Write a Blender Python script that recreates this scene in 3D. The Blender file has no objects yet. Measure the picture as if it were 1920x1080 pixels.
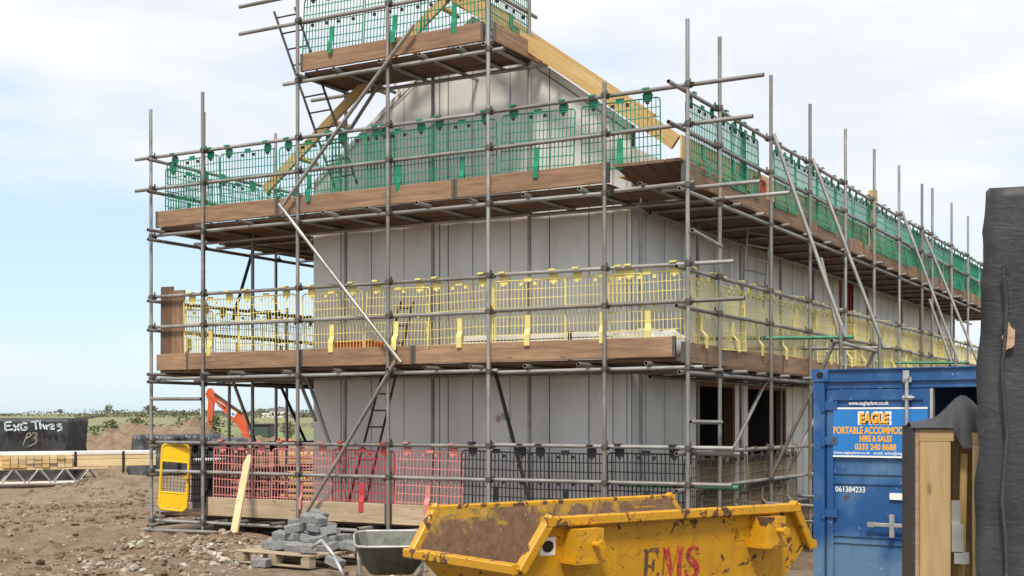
import bpy, math, random
import numpy as np
from mathutils import Matrix, Vector
R = math.radians
random.seed(7); rng = np.random.default_rng(11)
scene = bpy.context.scene
COL = scene.collection

# ------------------------------------------------------------------ camera
FPX, HX, HY, EYE = 2412.0, 960.0, 785.0, 1.6
cam = bpy.data.cameras.new('camera'); camo = bpy.data.objects.new('camera', cam); COL.objects.link(camo)
cam.sensor_width = 36; cam.lens = 36 * FPX / 1920
cam.shift_y = (HY - 540) / 1920
cam.clip_start = .1; cam.clip_end = 6000
camo.location = (0, 0, EYE); camo.rotation_euler = (R(90), 0, 0)
scene.camera = camo

# ------------------------------------------------------------------ sky and sun
SUN_EL, SUN_AZ = 55, -170          # sun behind the camera, to the left (azimuth from +Y, clockwise)
world = bpy.data.worlds.new('World'); scene.world = world; world.use_nodes = True
nt = world.node_tree; nt.nodes.clear()
def wn(t, **k):
    n = nt.nodes.new(t)
    for a, b in k.items(): setattr(n, a, b)
    return n
wo = wn('ShaderNodeOutputWorld'); bg = wn('ShaderNodeBackground'); bg.inputs[1].default_value = .1
sky = wn('ShaderNodeTexSky', sky_type='NISHITA', sun_disc=False, sun_elevation=R(SUN_EL), sun_rotation=R(SUN_AZ), air_density=1.0, dust_density=.6, ozone_density=1.6)
tc = wn('ShaderNodeTexCoord'); mp = wn('ShaderNodeMapping'); mp.inputs['Scale'].default_value = (1.0, 1.0, 3.4); mp.inputs['Location'].default_value = (2.3, .4, .35)
n1 = wn('ShaderNodeTexNoise'); n1.inputs['Scale'].default_value = 2.6; n1.inputs['Detail'].default_value = 7; n1.inputs['Roughness'].default_value = .5; n1.inputs['Distortion'].default_value = .25
sep = wn('ShaderNodeSeparateXYZ'); el = wn('ShaderNodeMapRange'); el.inputs[1].default_value = 0; el.inputs[2].default_value = .36; el.inputs[3].default_value = -.17; el.inputs[4].default_value = .30
add = wn('ShaderNodeMath', operation='ADD'); rmp = wn('ShaderNodeMapRange', interpolation_type='SMOOTHSTEP'); rmp.inputs[1].default_value = .36; rmp.inputs[2].default_value = .68
pale = wn('ShaderNodeMixRGB'); pale.inputs[2].default_value = (5.3, 6.9, 8.5, 1); pale.inputs[0].default_value = .72
gain = wn('ShaderNodeMixRGB', blend_type='MULTIPLY'); gain.inputs[0].default_value = 1; gain.inputs[2].default_value = (1.75, 1.75, 1.75, 1)
mix = wn('ShaderNodeMixRGB'); n2w = wn('ShaderNodeTexNoise'); n2w.inputs['Scale'].default_value = 4.5; n2w.inputs['Detail'].default_value = 5
cr = wn('ShaderNodeValToRGB'); cr.color_ramp.elements[0].position = .36; cr.color_ramp.elements[0].color = (.75, .785, .85, 1); cr.color_ramp.elements[1].position = .62; cr.color_ramp.elements[1].color = (.90, .90, .905, 1)
cg = wn('ShaderNodeMixRGB', blend_type='MULTIPLY'); cg.inputs[0].default_value = 1; cg.inputs[2].default_value = (10, 10, 10, 1)
L = nt.links.new
L(mp.outputs[0], n2w.inputs['Vector']); L(n2w.outputs[0], cr.inputs[0]); L(cr.outputs[0], cg.inputs[1]); L(cg.outputs[0], mix.inputs[2]); L(tc.outputs['Generated'], mp.inputs[0]); L(mp.outputs[0], n1.inputs['Vector']); L(tc.outputs['Generated'], sep.inputs[0])
L(sep.outputs[2], el.inputs[0]); L(n1.outputs[0], add.inputs[0]); L(el.outputs[0], add.inputs[1]); L(add.outputs[0], rmp.inputs[0])
L(sky.outputs[0], gain.inputs[1]); L(gain.outputs[0], pale.inputs[1]); L(pale.outputs[0], mix.inputs[1]); L(rmp.outputs[0], mix.inputs[0]); L(mix.outputs[0], bg.inputs[0]); L(bg.outputs[0], wo.inputs[0])
sl = bpy.data.lights.new('sun', 'SUN'); sl.energy = 3.6; sl.angle = R(11); sl.color = (1, .91, .78)
so = bpy.data.objects.new('sun', sl); COL.objects.link(so)
a = R(SUN_AZ); e = R(SUN_EL)
so.rotation_euler = Vector((math.sin(a)*math.cos(e), math.cos(a)*math.cos(e), math.sin(e))).to_track_quat('Z', 'Y').to_euler()
so.location = (-20, -20, 30)
vs = scene.view_settings; vs.view_transform = 'Standard'; vs.look = 'None'; vs.gamma = 1; vs.exposure = 0.22; vs.use_curve_mapping = False
scene.render.engine = 'CYCLES'

# ------------------------------------------------------------------ local frame of the scaffold
# d runs along the gable end from its left corner, v runs away from it along the long side
L0 = np.array((-5.007, 17.87)); E2 = np.array((.8697, -.4943)); N2 = np.array((.4943, .8697)); W = 7.95
def P(d, v, z): q = L0 + d*E2 + v*N2; return Vector((q[0], q[1], z))
def pv(px, py, v):            # pixel -> (d, z) on the plane v
    k = (px-HX)/FPX; o = L0 + v*N2
    d = (k*o[1]-o[0]) / (E2[0]-k*E2[1]); Y = o[1]+d*E2[1]
    return d, EYE + (HY-py)/FPX*Y
def pd(px, py, d):            # pixel -> (v, z) on the plane d
    k = (px-HX)/FPX; o = L0 + d*E2
    v = (k*o[1]-o[0]) / (N2[0]-k*N2[1]); Y = o[1]+v*N2[1]
    return v, EYE + (HY-py)/FPX*Y
def py_(px, py, Y): return Vector(((px-HX)/FPX*Y, Y, EYE+(HY-py)/FPX*Y))
EX = Vector((E2[0], E2[1], 0)); NY = Vector((N2[0], N2[1], 0)); UP = Vector((0, 0, 1))

# ------------------------------------------------------------------ materials
MATS = {}
class NT:
    def __init__(s, name):
        m = bpy.data.materials.new(name); m.use_nodes = True; s.m = m; s.t = m.node_tree; s.b = s.t.nodes['Principled BSDF']; MATS[name] = m
        s.tc = s.t.nodes.new('ShaderNodeTexCoord')
    def n(s, t, ins=None, **k):
        x = s.t.nodes.new(t)
        for a_, b_ in k.items(): setattr(x, a_, b_)
        for a_, b_ in (ins or {}).items():
            if hasattr(b_, 'is_linked'): s.t.links.new(b_, x.inputs[a_])
            else: x.inputs[a_].default_value = b_
        return x
    def l(s, o, i): s.t.links.new(o, i)
    def coords(s, scale=(1, 1, 1), out='Object'):
        oi = s.n('ShaderNodeObjectInfo')
        ad = s.n('ShaderNodeVectorMath', {0: s.tc.outputs[out]}, operation='ADD')
        sc = s.n('ShaderNodeVectorMath', {0: oi.outputs['Random'], 1: (37, 19, 53)}, operation='MULTIPLY')
        s.l(sc.outputs[0], ad.inputs[1])
        return s.n('ShaderNodeMapping', {'Vector': ad.outputs[0], 'Scale': scale}).outputs[0]
    def noise(s, vec, scale, detail=5, rough=.55, dist=0):
        return s.n('ShaderNodeTexNoise', {'Vector': vec, 'Scale': scale, 'Detail': detail, 'Roughness': rough, 'Distortion': dist}).outputs[0]
    def ramp(s, fac, stops):
        r = s.n('ShaderNodeValToRGB', {0: fac}); el_ = r.color_ramp.elements
        while len(el_) < len(stops): el_.new(.5)
        for e_, (p, c) in zip(el_, stops): e_.position = p; e_.color = (*c, 1) if len(c) == 3 else c
        return r.outputs[0]
    def mix(s, fac, a_, b_, bt='MIX'):
        x = s.n('ShaderNodeMixRGB', blend_type=bt)
        for i, v_ in ((0, fac), (1, a_), (2, b_)):
            if hasattr(v_, 'is_linked'): s.l(v_, x.inputs[i])
            else: x.inputs[i].default_value = v_ if i == 0 else (*v_, 1)
        return x.outputs[0]
    def mr(s, f, a_, b_, c_, d_):
        return s.n('ShaderNodeMapRange', {0: f, 1: a_, 2: b_, 3: c_, 4: d_}).outputs[0]
    def bump(s, h, st=.4, dist=.01):
        x = s.n('ShaderNodeBump', {'Height': h, 'Strength': st, 'Distance': dist}); s.l(x.outputs[0], s.b.inputs['Normal'])
    def set(s, color=None, rough=None, metal=None, **k):
        for nm, v_ in (('Base Color', color), ('Roughness', rough), ('Metallic', metal), *k.items()):
            if v_ is None: continue
            if hasattr(v_, 'is_linked'): s.l(v_, s.b.inputs[nm])
            else: s.b.inputs[nm].default_value = (*v_, 1) if isinstance(v_, tuple) else v_
        return s.m

def mat_plain(name, c, rough=.5, metal=0., var=.15, bump=0., scale=6):
    s = NT(name); v = s.coords(); n = s.noise(v, scale)
    cc = s.mix(s.mr(n, .3, .7, 0, 1), tuple(x*(1-var) for x in c), tuple(min(1, x*(1+var)) for x in c))
    if name.startswith('guard'): cc = s.mix(s.mr(s.n('ShaderNodeObjectInfo').outputs['Random'], 0, 1, 0, .35), cc, tuple(x*.55+.025 for x in c)); cc = s.mix(s.mr(s.noise(v, 3, 4), .5, .75, 0, .35), cc, tuple(x*.5+.05 for x in c))
    s.set(cc, s.mr(n, .3, .7, rough-.06, rough+.08), metal)
    if bump: s.bump(n, bump)
    return s.m
def mat_wood(name, dark, light, grain=1., bump=.25, stain=None):
    s = NT(name); v = s.coords((1.2, 14, 14)); n = s.noise(v, 1.6, 6, .6, .6); n2 = s.noise(s.coords((1, 1, 1)), 1.3, 3)
    f = s.mr(n, .3, .7, 0, 1); c = s.mix(f, dark, light)
    oi = s.n('ShaderNodeObjectInfo')
    c = s.mix(s.mr(oi.outputs['Random'], 0, 1, 0, .42), c, tuple(x*.55 for x in dark))
    c = s.mix(s.mr(n2, .5, .72, 0, .45), c, stain or tuple(x*.6 for x in dark))
    kn = s.n('ShaderNodeTexVoronoi', {'Vector': s.coords((1.5, 5, 5)), 'Scale': 1.6}).outputs[0]
    c = s.mix(s.mr(kn, .05, .12, .7, 0), c, tuple(x*.35 for x in dark))
    s.bump(n, bump); return s.set(c, .8, 0.)
def mat_steel():
    s = NT('galvanised_steel'); n = s.noise(s.coords((6, 6, 1.2)), 2.2, 6, .65); g = s.noise(s.coords(), 45, 3)
    c = s.ramp(n, [(.25, (.19, .185, .175)), (.5, (.36, .36, .35)), (.75, (.52, .52, .51))])
    oi = s.n('ShaderNodeObjectInfo'); c = s.mix(s.mr(oi.outputs['Random'], 0, 1, 0, .62), c, (.15, .13, .11))
    c = s.mix(s.mr(s.noise(s.coords((1, 1, 1)), 1.7, 5, .7), .56, .66, 0, .55), c, (.50, .49, .46))
    r = s.noise(s.coords((4, 4, 1)), 3.1, 4, .7); c = s.mix(s.mr(r, .6, .72, 0, .65), c, (.16, .085, .045))
    s.bump(g, .12); return s.set(c, s.mr(n, .3, .7, .58, .42), .55)
def mat_membrane():
    s = NT('breather_membrane'); v = s.coords((1, 1, 1), 'Object'); n = s.noise(s.n('ShaderNodeMapping', {'Vector': v, 'Scale': (5, 5, .9)}).outputs[0], 1.5, 5, .55, 1.2); n2 = s.noise(v, 1.1, 4)
    w = s.noise(s.n('ShaderNodeMapping', {'Vector': v, 'Scale': (2.2, 2.2, 3.2)}).outputs[0], 2.6, 3, .5, 2.2)
    cz = s.noise(s.n('ShaderNodeMapping', {'Vector': v, 'Scale': (7, 7, .35)}).outputs[0], 1.3, 5, .6)
    c = s.ramp(s.n('ShaderNodeMath', {0: s.mr(n2, 0, 1, -.1, .5), 1: s.mr(cz, 0, 1, .2, .42)}, operation='ADD').outputs[0], [(.3, (.62, .612, .585)), (.55, (.70, .692, .66)), (.75, (.76, .75, .715))])
    b1 = s.n('ShaderNodeBump', {'Height': n, 'Strength': .17, 'Distance': .03}); b2 = s.n('ShaderNodeBump', {'Height': w, 'Strength': .05, 'Distance': .05, 'Normal': b1.outputs[0]})
    s.l(b2.outputs[0], s.b.inputs['Normal']); return s.set(c, s.mr(n, .3, .7, .36, .5), .25)
def mat_dirt():
    s = NT('site_earth'); geo = s.n('ShaderNodeNewGeometry').outputs['Position']
    def no(sc, d=6, r=.6, di=0): return s.noise(geo, sc, d, r, di)
    a1, a2, a3, a4 = no(.35), no(2.2, 6, .65, .5), no(14, 5, .7), no(70, 3, .7)
    c = s.ramp(a1, [(.3, (.235, .150, .086)), (.5, (.335, .228, .142)), (.7, (.41, .30, .195))])
    c = s.mix(s.mr(a2, .42, .66, 0, .7), c, (.42, .355, .275)); c = s.mix(s.mr(a2, .5, .3, 0, .55), c, (.13, .088, .057))
    c = s.mix(s.mr(a3, .52, .7, 0, .55), c, (.47, .395, .30)); c = s.mix(s.mr(a3, .42, .28, 0, .7), c, (.09, .062, .042)); c = s.mix(s.mr(a4, .6, .75, 0, .5), c, (.42, .38, .31))
    # grass and fields beyond the site
    y = s.n('ShaderNodeSeparateXYZ', {0: geo}); far = s.mr(y.outputs[1], 46, 52, 0, 1)
    gm = s.n('ShaderNodeMapping', {'Vector': geo, 'Scale': (.011, .0052, 0), 'Rotation': (0, 0, .25)}).outputs[0]
    cell = s.n('ShaderNodeTexVoronoi', {'Vector': gm, 'Scale': 1.0, 'Randomness': .8}).outputs['Color']
    cs = s.n('ShaderNodeSeparateColor', {0: cell}).outputs[0]
    g = s.ramp(cs, [(.0, (.17, .21, .085)), (.35, (.21, .25, .10)), (.6, (.23, .23, .125)), (.8, (.16, .19, .085)), (1, (.20, .18, .125))])
    g = s.mix(s.mr(s.noise(geo, .05, 5), .35, .65, 0, .5), g, (.14, .17, .07)); g = s.mix(s.mr(s.noise(geo, .8, 5), .4, .7, 0, .4), g, (.21, .22, .11))
    c = s.mix(far, c, g)
    h = s.n('ShaderNodeMath', {0: a3, 1: a4}, operation='ADD').outputs[0]
    s.bump(h, 1.0, .05); return s.set(c, .95)
def mat_skip(nm='chipped_yellow_paint', th=.598):
    s = NT(nm); v = s.tc.outputs['Object']
    n = s.noise(s.n('ShaderNodeMapping', {'Vector': v, 'Scale': (1, 1, .8)}).outputs[0], 6.5, 8, .68, .8); n2 = s.noise(v, 1.6, 5, .6); n3 = s.noise(v, 22, 5, .7)
    c = s.mix(s.mr(n2, .3, .7, 0, 1), (.50, .25, .010), (.62, .33, .014)); c = s.mix(s.mr(s.noise(s.n('ShaderNodeMapping', {'Vector': v, 'Scale': (9, 9, .7)}).outputs[0], 1.4, 5, .6), .5, .75, 0, .5), c, (.34, .17, .02))
    chip = s.mr(s.n('ShaderNodeMath', {0: n, 1: s.mr(n2, .3, .7, -.07, .06)}, operation='ADD').outputs[0], th, th+.02, 0, 1)
    # thin scratches where a stretched noise crosses its middle value
    sn = s.noise(s.n('ShaderNodeMapping', {'Vector': v, 'Scale': (1.6, 1.6, 3.1), 'Rotation': (.3, .8, .2)}).outputs[0], 2.1, 2, .5, 1.4)
    sc = s.mr(s.n('ShaderNodeMath', {0: s.n('ShaderNodeMath', {0: sn, 1: .5}, operation='SUBTRACT').outputs[0]}, operation='ABSOLUTE').outputs[0], .003, .008, 1, 0)
    sc = s.n('ShaderNodeMath', {0: sc, 1: s.mr(s.noise(v, 3.3, 3), .47, .51, 0, 1)}, operation='MULTIPLY').outputs[0]
    f = s.n('ShaderNodeMath', {0: chip, 1: sc}, operation='MAXIMUM').outputs[0]
    c = s.mix(f, c, s.ramp(n3, [(.3, (.045, .022, .014)), (.7, (.16, .075, .04))]))
    s.bump(s.n('ShaderNodeMath', {0: f, 1: -1.}, operation='MULTIPLY').outputs[0], .5, .004)
    return s.set(c, s.mr(f, 0, 1, .42, .85))
def mat_skip_in():
    s = NT('rusty_skip_inside'); v = s.tc.outputs['Object']; n = s.noise(v, 3.2, 7, .65, .8); n2 = s.noise(v, 13, 6, .7)
    z = s.n('ShaderNodeSeparateXYZ', {0: v}).outputs[2]; f = s.n('ShaderNodeMath', {0: n, 1: s.mr(z, .6, 1.14, -.32, .05)}, operation='ADD').outputs[0]
    c = s.mix(s.mr(n2, .3, .7, 0, 1), (.12, .062, .036), (.25, .15, .09)); c = s.mix(s.mr(f, .50, .60, 0, 1), c, s.mix(s.mr(n2, .35, .65, 0, 1), (.30, .20, .045), (.50, .31, .03)))
    c = s.mix(s.mr(n2, .62, .68, 0, .8), c, (.08, .045, .03)); c = s.mix(s.mr(s.noise(v, 38, 2, .5), .70, .74, 0, .8), c, (.55, .5, .42)); s.bump(n2, .4); return s.set(c, .85)
def mat_blue():
    s = NT('blue_container_paint'); v = s.tc.outputs['Object']; n = s.noise(v, 1.7, 5); n2 = s.noise(v, 26, 4, .7); z = s.n('ShaderNodeSeparateXYZ', {0: v}).outputs[2]
    c = s.mix(s.mr(n, .3, .7, 0, 1), (.012, .068, .215), (.017, .10, .29)); low = s.n('ShaderNodeMath', {0: s.mr(z, .55, 1.0, .30, 0), 1: n}, operation='ADD').outputs[0]
    c = s.mix(s.mr(low, .5, .72, 0, .75), c, (.13, .23, .34)); c = s.mix(s.mr(n2, .675, .70, 0, 1), c, (.50, .56, .62)); c = s.mix(s.mr(s.noise(v, 7, 5, .7), .64, .68, 0, .85), c, (.10, .05, .03)); c = s.mix(s.mr(s.noise(s.n('ShaderNodeMapping', {'Vector': v, 'Scale': (10, 10, .6)}).outputs[0], 1.5, 5, .65), .52, .75, 0, .5), c, (.03, .06, .13))
    s.bump(n2, .06); return s.set(c, .45)
def mat_tarp(name='black_tarpaulin', c=(.030, .032, .037), rough=.55):
    s = NT(name); v = s.coords(); n = s.noise(s.n('ShaderNodeMapping', {'Vector': v, 'Scale': (1.5, 1.5, 1.0)}).outputs[0], 2.2, 4, .5, .5); n2 = s.noise(v, 40, 3, .7)
    col = s.mix(s.mr(n, .35, .7, 0, 1), tuple(x*.7 for x in c), tuple(x*1.5 for x in c)); col = s.mix(s.mr(s.noise(v, 5, 6, .7), .52, .72, 0, .3), col, (.13, .118, .10))
    wr_ = s.n('ShaderNodeMath', {0: s.n('ShaderNodeMath', {0: s.noise(s.n('ShaderNodeMapping', {'Vector': v, 'Scale': (2.2, 2.2, 7)}).outputs[0], 2.0, 4, .6, 1.0), 1: .5}, operation='SUBTRACT').outputs[0]}, operation='ABSOLUTE').outputs[0]
    b0 = s.n('ShaderNodeBump', {'Height': wr_, 'Strength': .2, 'Distance': .04})
    b1 = s.n('ShaderNodeBump', {'Height': n, 'Strength': .3, 'Distance': .05, 'Normal': b0.outputs[0]}); b2 = s.n('ShaderNodeBump', {'Height': n2, 'Strength': .35, 'Distance': .004, 'Normal': b1.outputs[0]}); s.l(b2.outputs[0], s.b.inputs['Normal'])
    return s.set(col, s.mr(n, .3, .7, rough-.08, rough+.15))
def mat_stone():
    s = NT('rubble_stone'); g = s.n('ShaderNodeNewGeometry'); n = s.noise(g.outputs['Position'], 9, 4); v = s.n('ShaderNodeTexVoronoi', {'Vector': g.outputs['Position'], 'Scale': 6.0}).outputs['Color']
    q = s.n('ShaderNodeSeparateColor', {0: v}).outputs[0]
    c = s.ramp(q, [(0, (.19, .135, .09)), (.45, (.28, .21, .15)), (.75, (.33, .29, .24)), (1, (.50, .47, .42))]); c = s.mix(s.mr(n, .4, .7, 0, .4), c, (.18, .14, .10))
    return s.set(c, .95)
def mat_leaf(name, c1, c2):
    s = NT(name); n = s.noise(s.n('ShaderNodeNewGeometry').outputs['Position'], .9, 4); return s.set(s.mix(s.mr(n, .35, .65, 0, 1), c1, c2), .8)
def mat_glass(name, tint):
    s = NT(name); return s.set(tint, .08, 0., **{'Specular IOR Level': .6, 'Transmission Weight': .35})
STEEL = mat_steel()
mat_plain('dark_steel', (.06, .055, .05), .55, .5); mat_plain('coupler_steel', (.13, .115, .10), .5, .6); mat_plain('hollow_shade', (.012, .011, .01), .9)  # last one near-black: shade inside hollow ends put into the colour
mat_plain('green_tube_paint', (.07, .25, .15), .55, .1, .4)
mat_wood('scaffold_board', (.205, .118, .068), (.43, .275, .168), stain=(.14, .09, .06)); mat_wood('old_board', (.38, .285, .18), (.64, .53, .38), stain=(.28, .21, .14)); mat_wood('deck_wood', (.105, .06, .036), (.22, .135, .08))
mat_wood('fresh_timber', (.52, .34, .13), (.72, .52, .25), stain=(.46, .28, .10)); mat_wood('pale_timber', (.62, .46, .24), (.80, .66, .42), stain=(.55, .40, .2)); mat_wood('grey_pallet', (.30, .24, .16), (.50, .43, .31))
mat_wood('panel_timber', (.42, .29, .135), (.58, .43, .22), stain=(.33, .23, .12)); mat_wood('osb_edge', (.36, .22, .13), (.55, .38, .27))
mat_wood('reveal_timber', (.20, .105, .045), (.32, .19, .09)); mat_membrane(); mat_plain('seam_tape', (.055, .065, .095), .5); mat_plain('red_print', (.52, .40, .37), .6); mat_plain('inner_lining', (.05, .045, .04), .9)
mat_dirt(); mat_skip(); mat_skip('scraped_rim_paint', .562); mat_skip_in(); mat_blue(); mat_tarp(); mat_tarp('grey_tarpaulin', (.05, .055, .065), .38); mat_stone()
mat_plain('guard_green', (.004, .235, .125), .45, 0, .2); mat_plain('guard_yellow', (.80, .69, .24), .5, 0, .12); mat_plain('guard_red', (.47, .045, .05), .5, 0, .2); mat_plain('guard_pink', (.62, .235, .22), .55, 0, .15); mat_plain('guard_black', (.010, .012, .018), .5); mat_plain('guard_brown', (.23, .18, .12), .7, 0, .3); mat_plain('guard_orange', (.75, .12, .03), .5)  # pink is the guard red with light on its bars put into the colour
mat_plain('gate_yellow', (.80, .48, .005), .42, 0, .08); mat_plain('block_grey', (.215, .222, .228), .92, 0, .3, .5, 30); mat_plain('white_plastic', (.74, .74, .73), .4, 0, .1, .4, 5); mat_plain('white_paint', (.8, .8, .78), .5, 0, .04); mat_plain('letter_orange', (.85, .42, .03), .5, 0, .04); mat_plain('letter_black', (.012, .012, .014), .5, 0, .05); mat_plain('sign_blue', (.02, .19, .55), .4, 0, .1)
mat_plain('chalk', (.55, .66, .74), .8, 0, .25); mat_plain('chalk_dim', (.30, .28, .25), .8, 0, .3); mat_plain('digger_orange', (.56, .095, .03), .5, 0, .1); mat_plain('rubber', (.018, .018, .018), .8); mat_plain('cream_wheel', (.48, .44, .33), .6, 0, .2); mat_plain('barrow_steel', (.12, .13, .11), .5, .35, .35, .2, 12); mat_plain('bright_steel', (.55, .55, .54), .38, .7, .15)
mat_glass('cab_glass', (.10, .16, .13)); mat_leaf('hedge_leaf', (.10, .105, .06), (.17, .155, .105)); mat_leaf('scrub_leaf', (.05, .08, .025), (.10, .12, .05)); mat_plain('bark', (.10, .08, .06), .9); mat_plain('red_lining', (.30, .02, .02), .6); mat_plain('roof_slate', (.12, .12, .13), .8); mat_plain('render_white', (.75, .75, .73), .8)
def worn_red(nm='worn_red_lettering', a_=.50, b_=.56):
    s = NT(nm); v = s.tc.outputs['Object']; n = s.noise(v, 7, 6, .7, .8); n2 = s.noise(v, 22, 5, .7)
    c = s.mix(s.mr(n, a_, b_, 0, 1), (.44, .035, .035), (.10, .055, .04)); c = s.mix(s.mr(n2, .56, .60, 0, .9), c, (.52, .28, .02)); s.set(c, .6)
worn_red(); worn_red('rusted_lettering', .36, .44)

# ------------------------------------------------------------------ object helpers
WORLD = {}
def jit(s_=.012): return random.uniform(-s_, s_)
def setp(o, label=None, cat=None, group=None, kind=None):
    for k, v in (('label', label), ('category', cat), ('group', group), ('kind', kind)):
        if v: o[k] = v
    return o
def thing(name, loc, label, cat, group=None):
    o = bpy.data.objects.new(name, None); o.empty_display_size = .2; COL.objects.link(o)
    M = Matrix.Translation(Vector(loc)); o.matrix_basis = M; WORLD[o.name] = M
    return setp(o, label, cat, group)
def put(name, mesh, parent=None, M=None, **k):
    o = bpy.data.objects.new(name, mesh); COL.objects.link(o); M = M or Matrix.Identity(4)
    WORLD[o.name] = M
    if parent: o.parent = parent; o.matrix_basis = WORLD[parent.name].inverted() @ M
    else: o.matrix_basis = M
    return setp(o, **k)
def frame(o, x, y, z=None):
    x = Vector(x).normalized(); y = Vector(y); y = (y - x*y.dot(x)).normalized(); z = x.cross(y)
    M = Matrix.Identity(4)
    for i in range(3): M[i][0], M[i][1], M[i][2], M[i][3] = x[i], y[i], z[i], o[i]
    return M
class MB:
    def __init__(s): s.v = []; s.f = []; s.mi = []; s.mats = []
    def _m(s, m):
        m = MATS[m] if isinstance(m, str) else m
        if m not in s.mats: s.mats.append(m)
        return s.mats.index(m)
    def add(s, vs_, fs, m, M=None):
        b = len(s.v); k = s._m(m)
        for q in vs_: s.v.append(tuple(M @ Vector(q)) if M else tuple(q))
        for f in fs: s.f.append([i+b for i in f]); s.mi.append(k)
        return s
    def box(s, lo, hi, m, M=None):
        x0, y0, z0 = lo; x1, y1, z1 = hi
        return s.add([(x0,y0,z0),(x1,y0,z0),(x1,y1,z0),(x0,y1,z0),(x0,y0,z1),(x1,y0,z1),(x1,y1,z1),(x0,y1,z1)],
                     [(0,3,2,1),(4,5,6,7),(0,1,5,4),(1,2,6,5),(2,3,7,6),(3,0,4,7)], m, M)
    def bbox(s, lo, hi, m, M=None, b=.006):      # box with chamfered long edges (x is the long axis)
        x0, y0, z0 = lo; x1, y1, z1 = hi; b = min(b, (y1-y0)*.3, (z1-z0)*.3)
        pr = [(y0+b,z0),(y1-b,z0),(y1,z0+b),(y1,z1-b),(y1-b,z1),(y0+b,z1),(y0,z1-b),(y0,z0+b)]
        vs_ = [(x0, *p) for p in pr]+[(x1, *p) for p in pr]
        return s.add(vs_, [(i, (i+1) % 8, (i+1) % 8+8, i+8) for i in range(8)]+[tuple(range(7, -1, -1)), tuple(range(8, 16))], m, M)
    def tube(s, p0, p1, r, m, n=8, r1=None, cap=True, M=None):
        p0 = Vector(p0); p1 = Vector(p1); w = (p1-p0).normalized(); u = w.orthogonal().normalized(); t = w.cross(u); r1 = r if r1 is None else r1
        vs_ = [p0+(u*math.cos(2*math.pi*i/n)+t*math.sin(2*math.pi*i/n))*r for i in range(n)]+[p1+(u*math.cos(2*math.pi*i/n)+t*math.sin(2*math.pi*i/n))*r1 for i in range(n)]
        fs = [(i, (i+1) % n, (i+1) % n+n, i+n) for i in range(n)]
        if cap: fs += [tuple(range(n-1, -1, -1)), tuple(range(n, 2*n))]
        return s.add(vs_, fs, m, M)
    def path(s, pts, r, m, n=8, M=None):
        for a_, b_ in zip(pts, pts[1:]): s.tube(a_, b_, r, m, n, M=M)
        return s
    def prism(s, poly, z0, z1, m, M=None):      # poly in xy, extruded along z
        n = len(poly)
        return s.add([(*p, z0) for p in poly]+[(*p, z1) for p in poly], [(i, (i+1) % n, (i+1) % n+n, i+n) for i in range(n)]+[tuple(range(n-1, -1, -1)), tuple(range(n, 2*n))], m, M)
    def mesh(s, name='mesh', smooth=False):
        me = bpy.data.meshes.new(name); me.from_pydata(s.v, [], s.f)
        for m in s.mats: me.materials.append(m)
        me.polygons.foreach_set('material_index', s.mi)
        if smooth: me.polygons.foreach_set('use_smooth', [True]*len(s.f))
        me.update(); return me
# tubes with a recessed dark cap, the hollow's shade put into its colour; meshes shared between tubes of the same length
TC = {}
def tube_mesh(Ln, r=.0242, m='galvanised_steel', n=10):
    key = (round(Ln, 2), r, m)
    if key in TC: return TC[key]
    vs_ = []; ri = r*.78
    for rr, z in ((ri, .03), (ri, 0), (r, 0), (r, Ln), (ri, Ln), (ri, Ln-.03)):
        vs_ += [(rr*math.cos(2*math.pi*i/n), rr*math.sin(2*math.pi*i/n), z) for i in range(n)]
    me = bpy.data.meshes.new('tube'); fs = []; mi = []
    for k in range(5):
        for i in range(n): fs.append((k*n+i, k*n+(i+1) % n, (k+1)*n+(i+1) % n, (k+1)*n+i)); mi.append(0 if k in (1, 2, 3) else 1)
    fs += [tuple(range(n)), tuple(range(6*n-1, 5*n-1, -1))]; mi += [1, 1]
    me.from_pydata(vs_, [], fs); me.materials.append(MATS[m]); me.materials.append(MATS['hollow_shade']); me.polygons.foreach_set('material_index', mi)
    me.polygons.foreach_set('use_smooth', [k < 5*n for k in range(len(fs))]); me.update()
    me.set_sharp_from_angle(angle=R(45))
    TC[key] = me; return me
def tube(name, p0, p1, parent, r=.0242, m='galvanised_steel', **k):
    p0 = Vector(p0); p1 = Vector(p1); w = p1-p0; Ln = max(.05, round(w.length, 2)); w.normalize(); u = w.orthogonal().normalized()
    return put(name, tube_mesh(Ln, r, m), parent, frame(p0, u, w.cross(u)), **k)
BC = {}
def board(name, p0, p1, wid_dir, w, t, parent, m='scaffold_board', bands=True, **k):
    """a board from p0 to p1 (axis of its underside corner), width along wid_dir, thickness t along the third axis"""
    p0 = Vector(p0); p1 = Vector(p1); Ln = round((p1-p0).length, 2); key = (Ln, w, t, m, bands)
    if key not in BC:
        b = MB(); b.bbox((0, 0, 0), (Ln, w, t), m)
        if bands and Ln > 1:
            for x in (0, Ln-.035): b.box((x-.001, -.0015, -.0015), (x+.036, w+.0015, t+.0015), 'coupler_steel')
        BC[key] = b.mesh('board')
    return put(name, BC[key], parent, frame(p0, p1-p0, wid_dir), **k)

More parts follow.
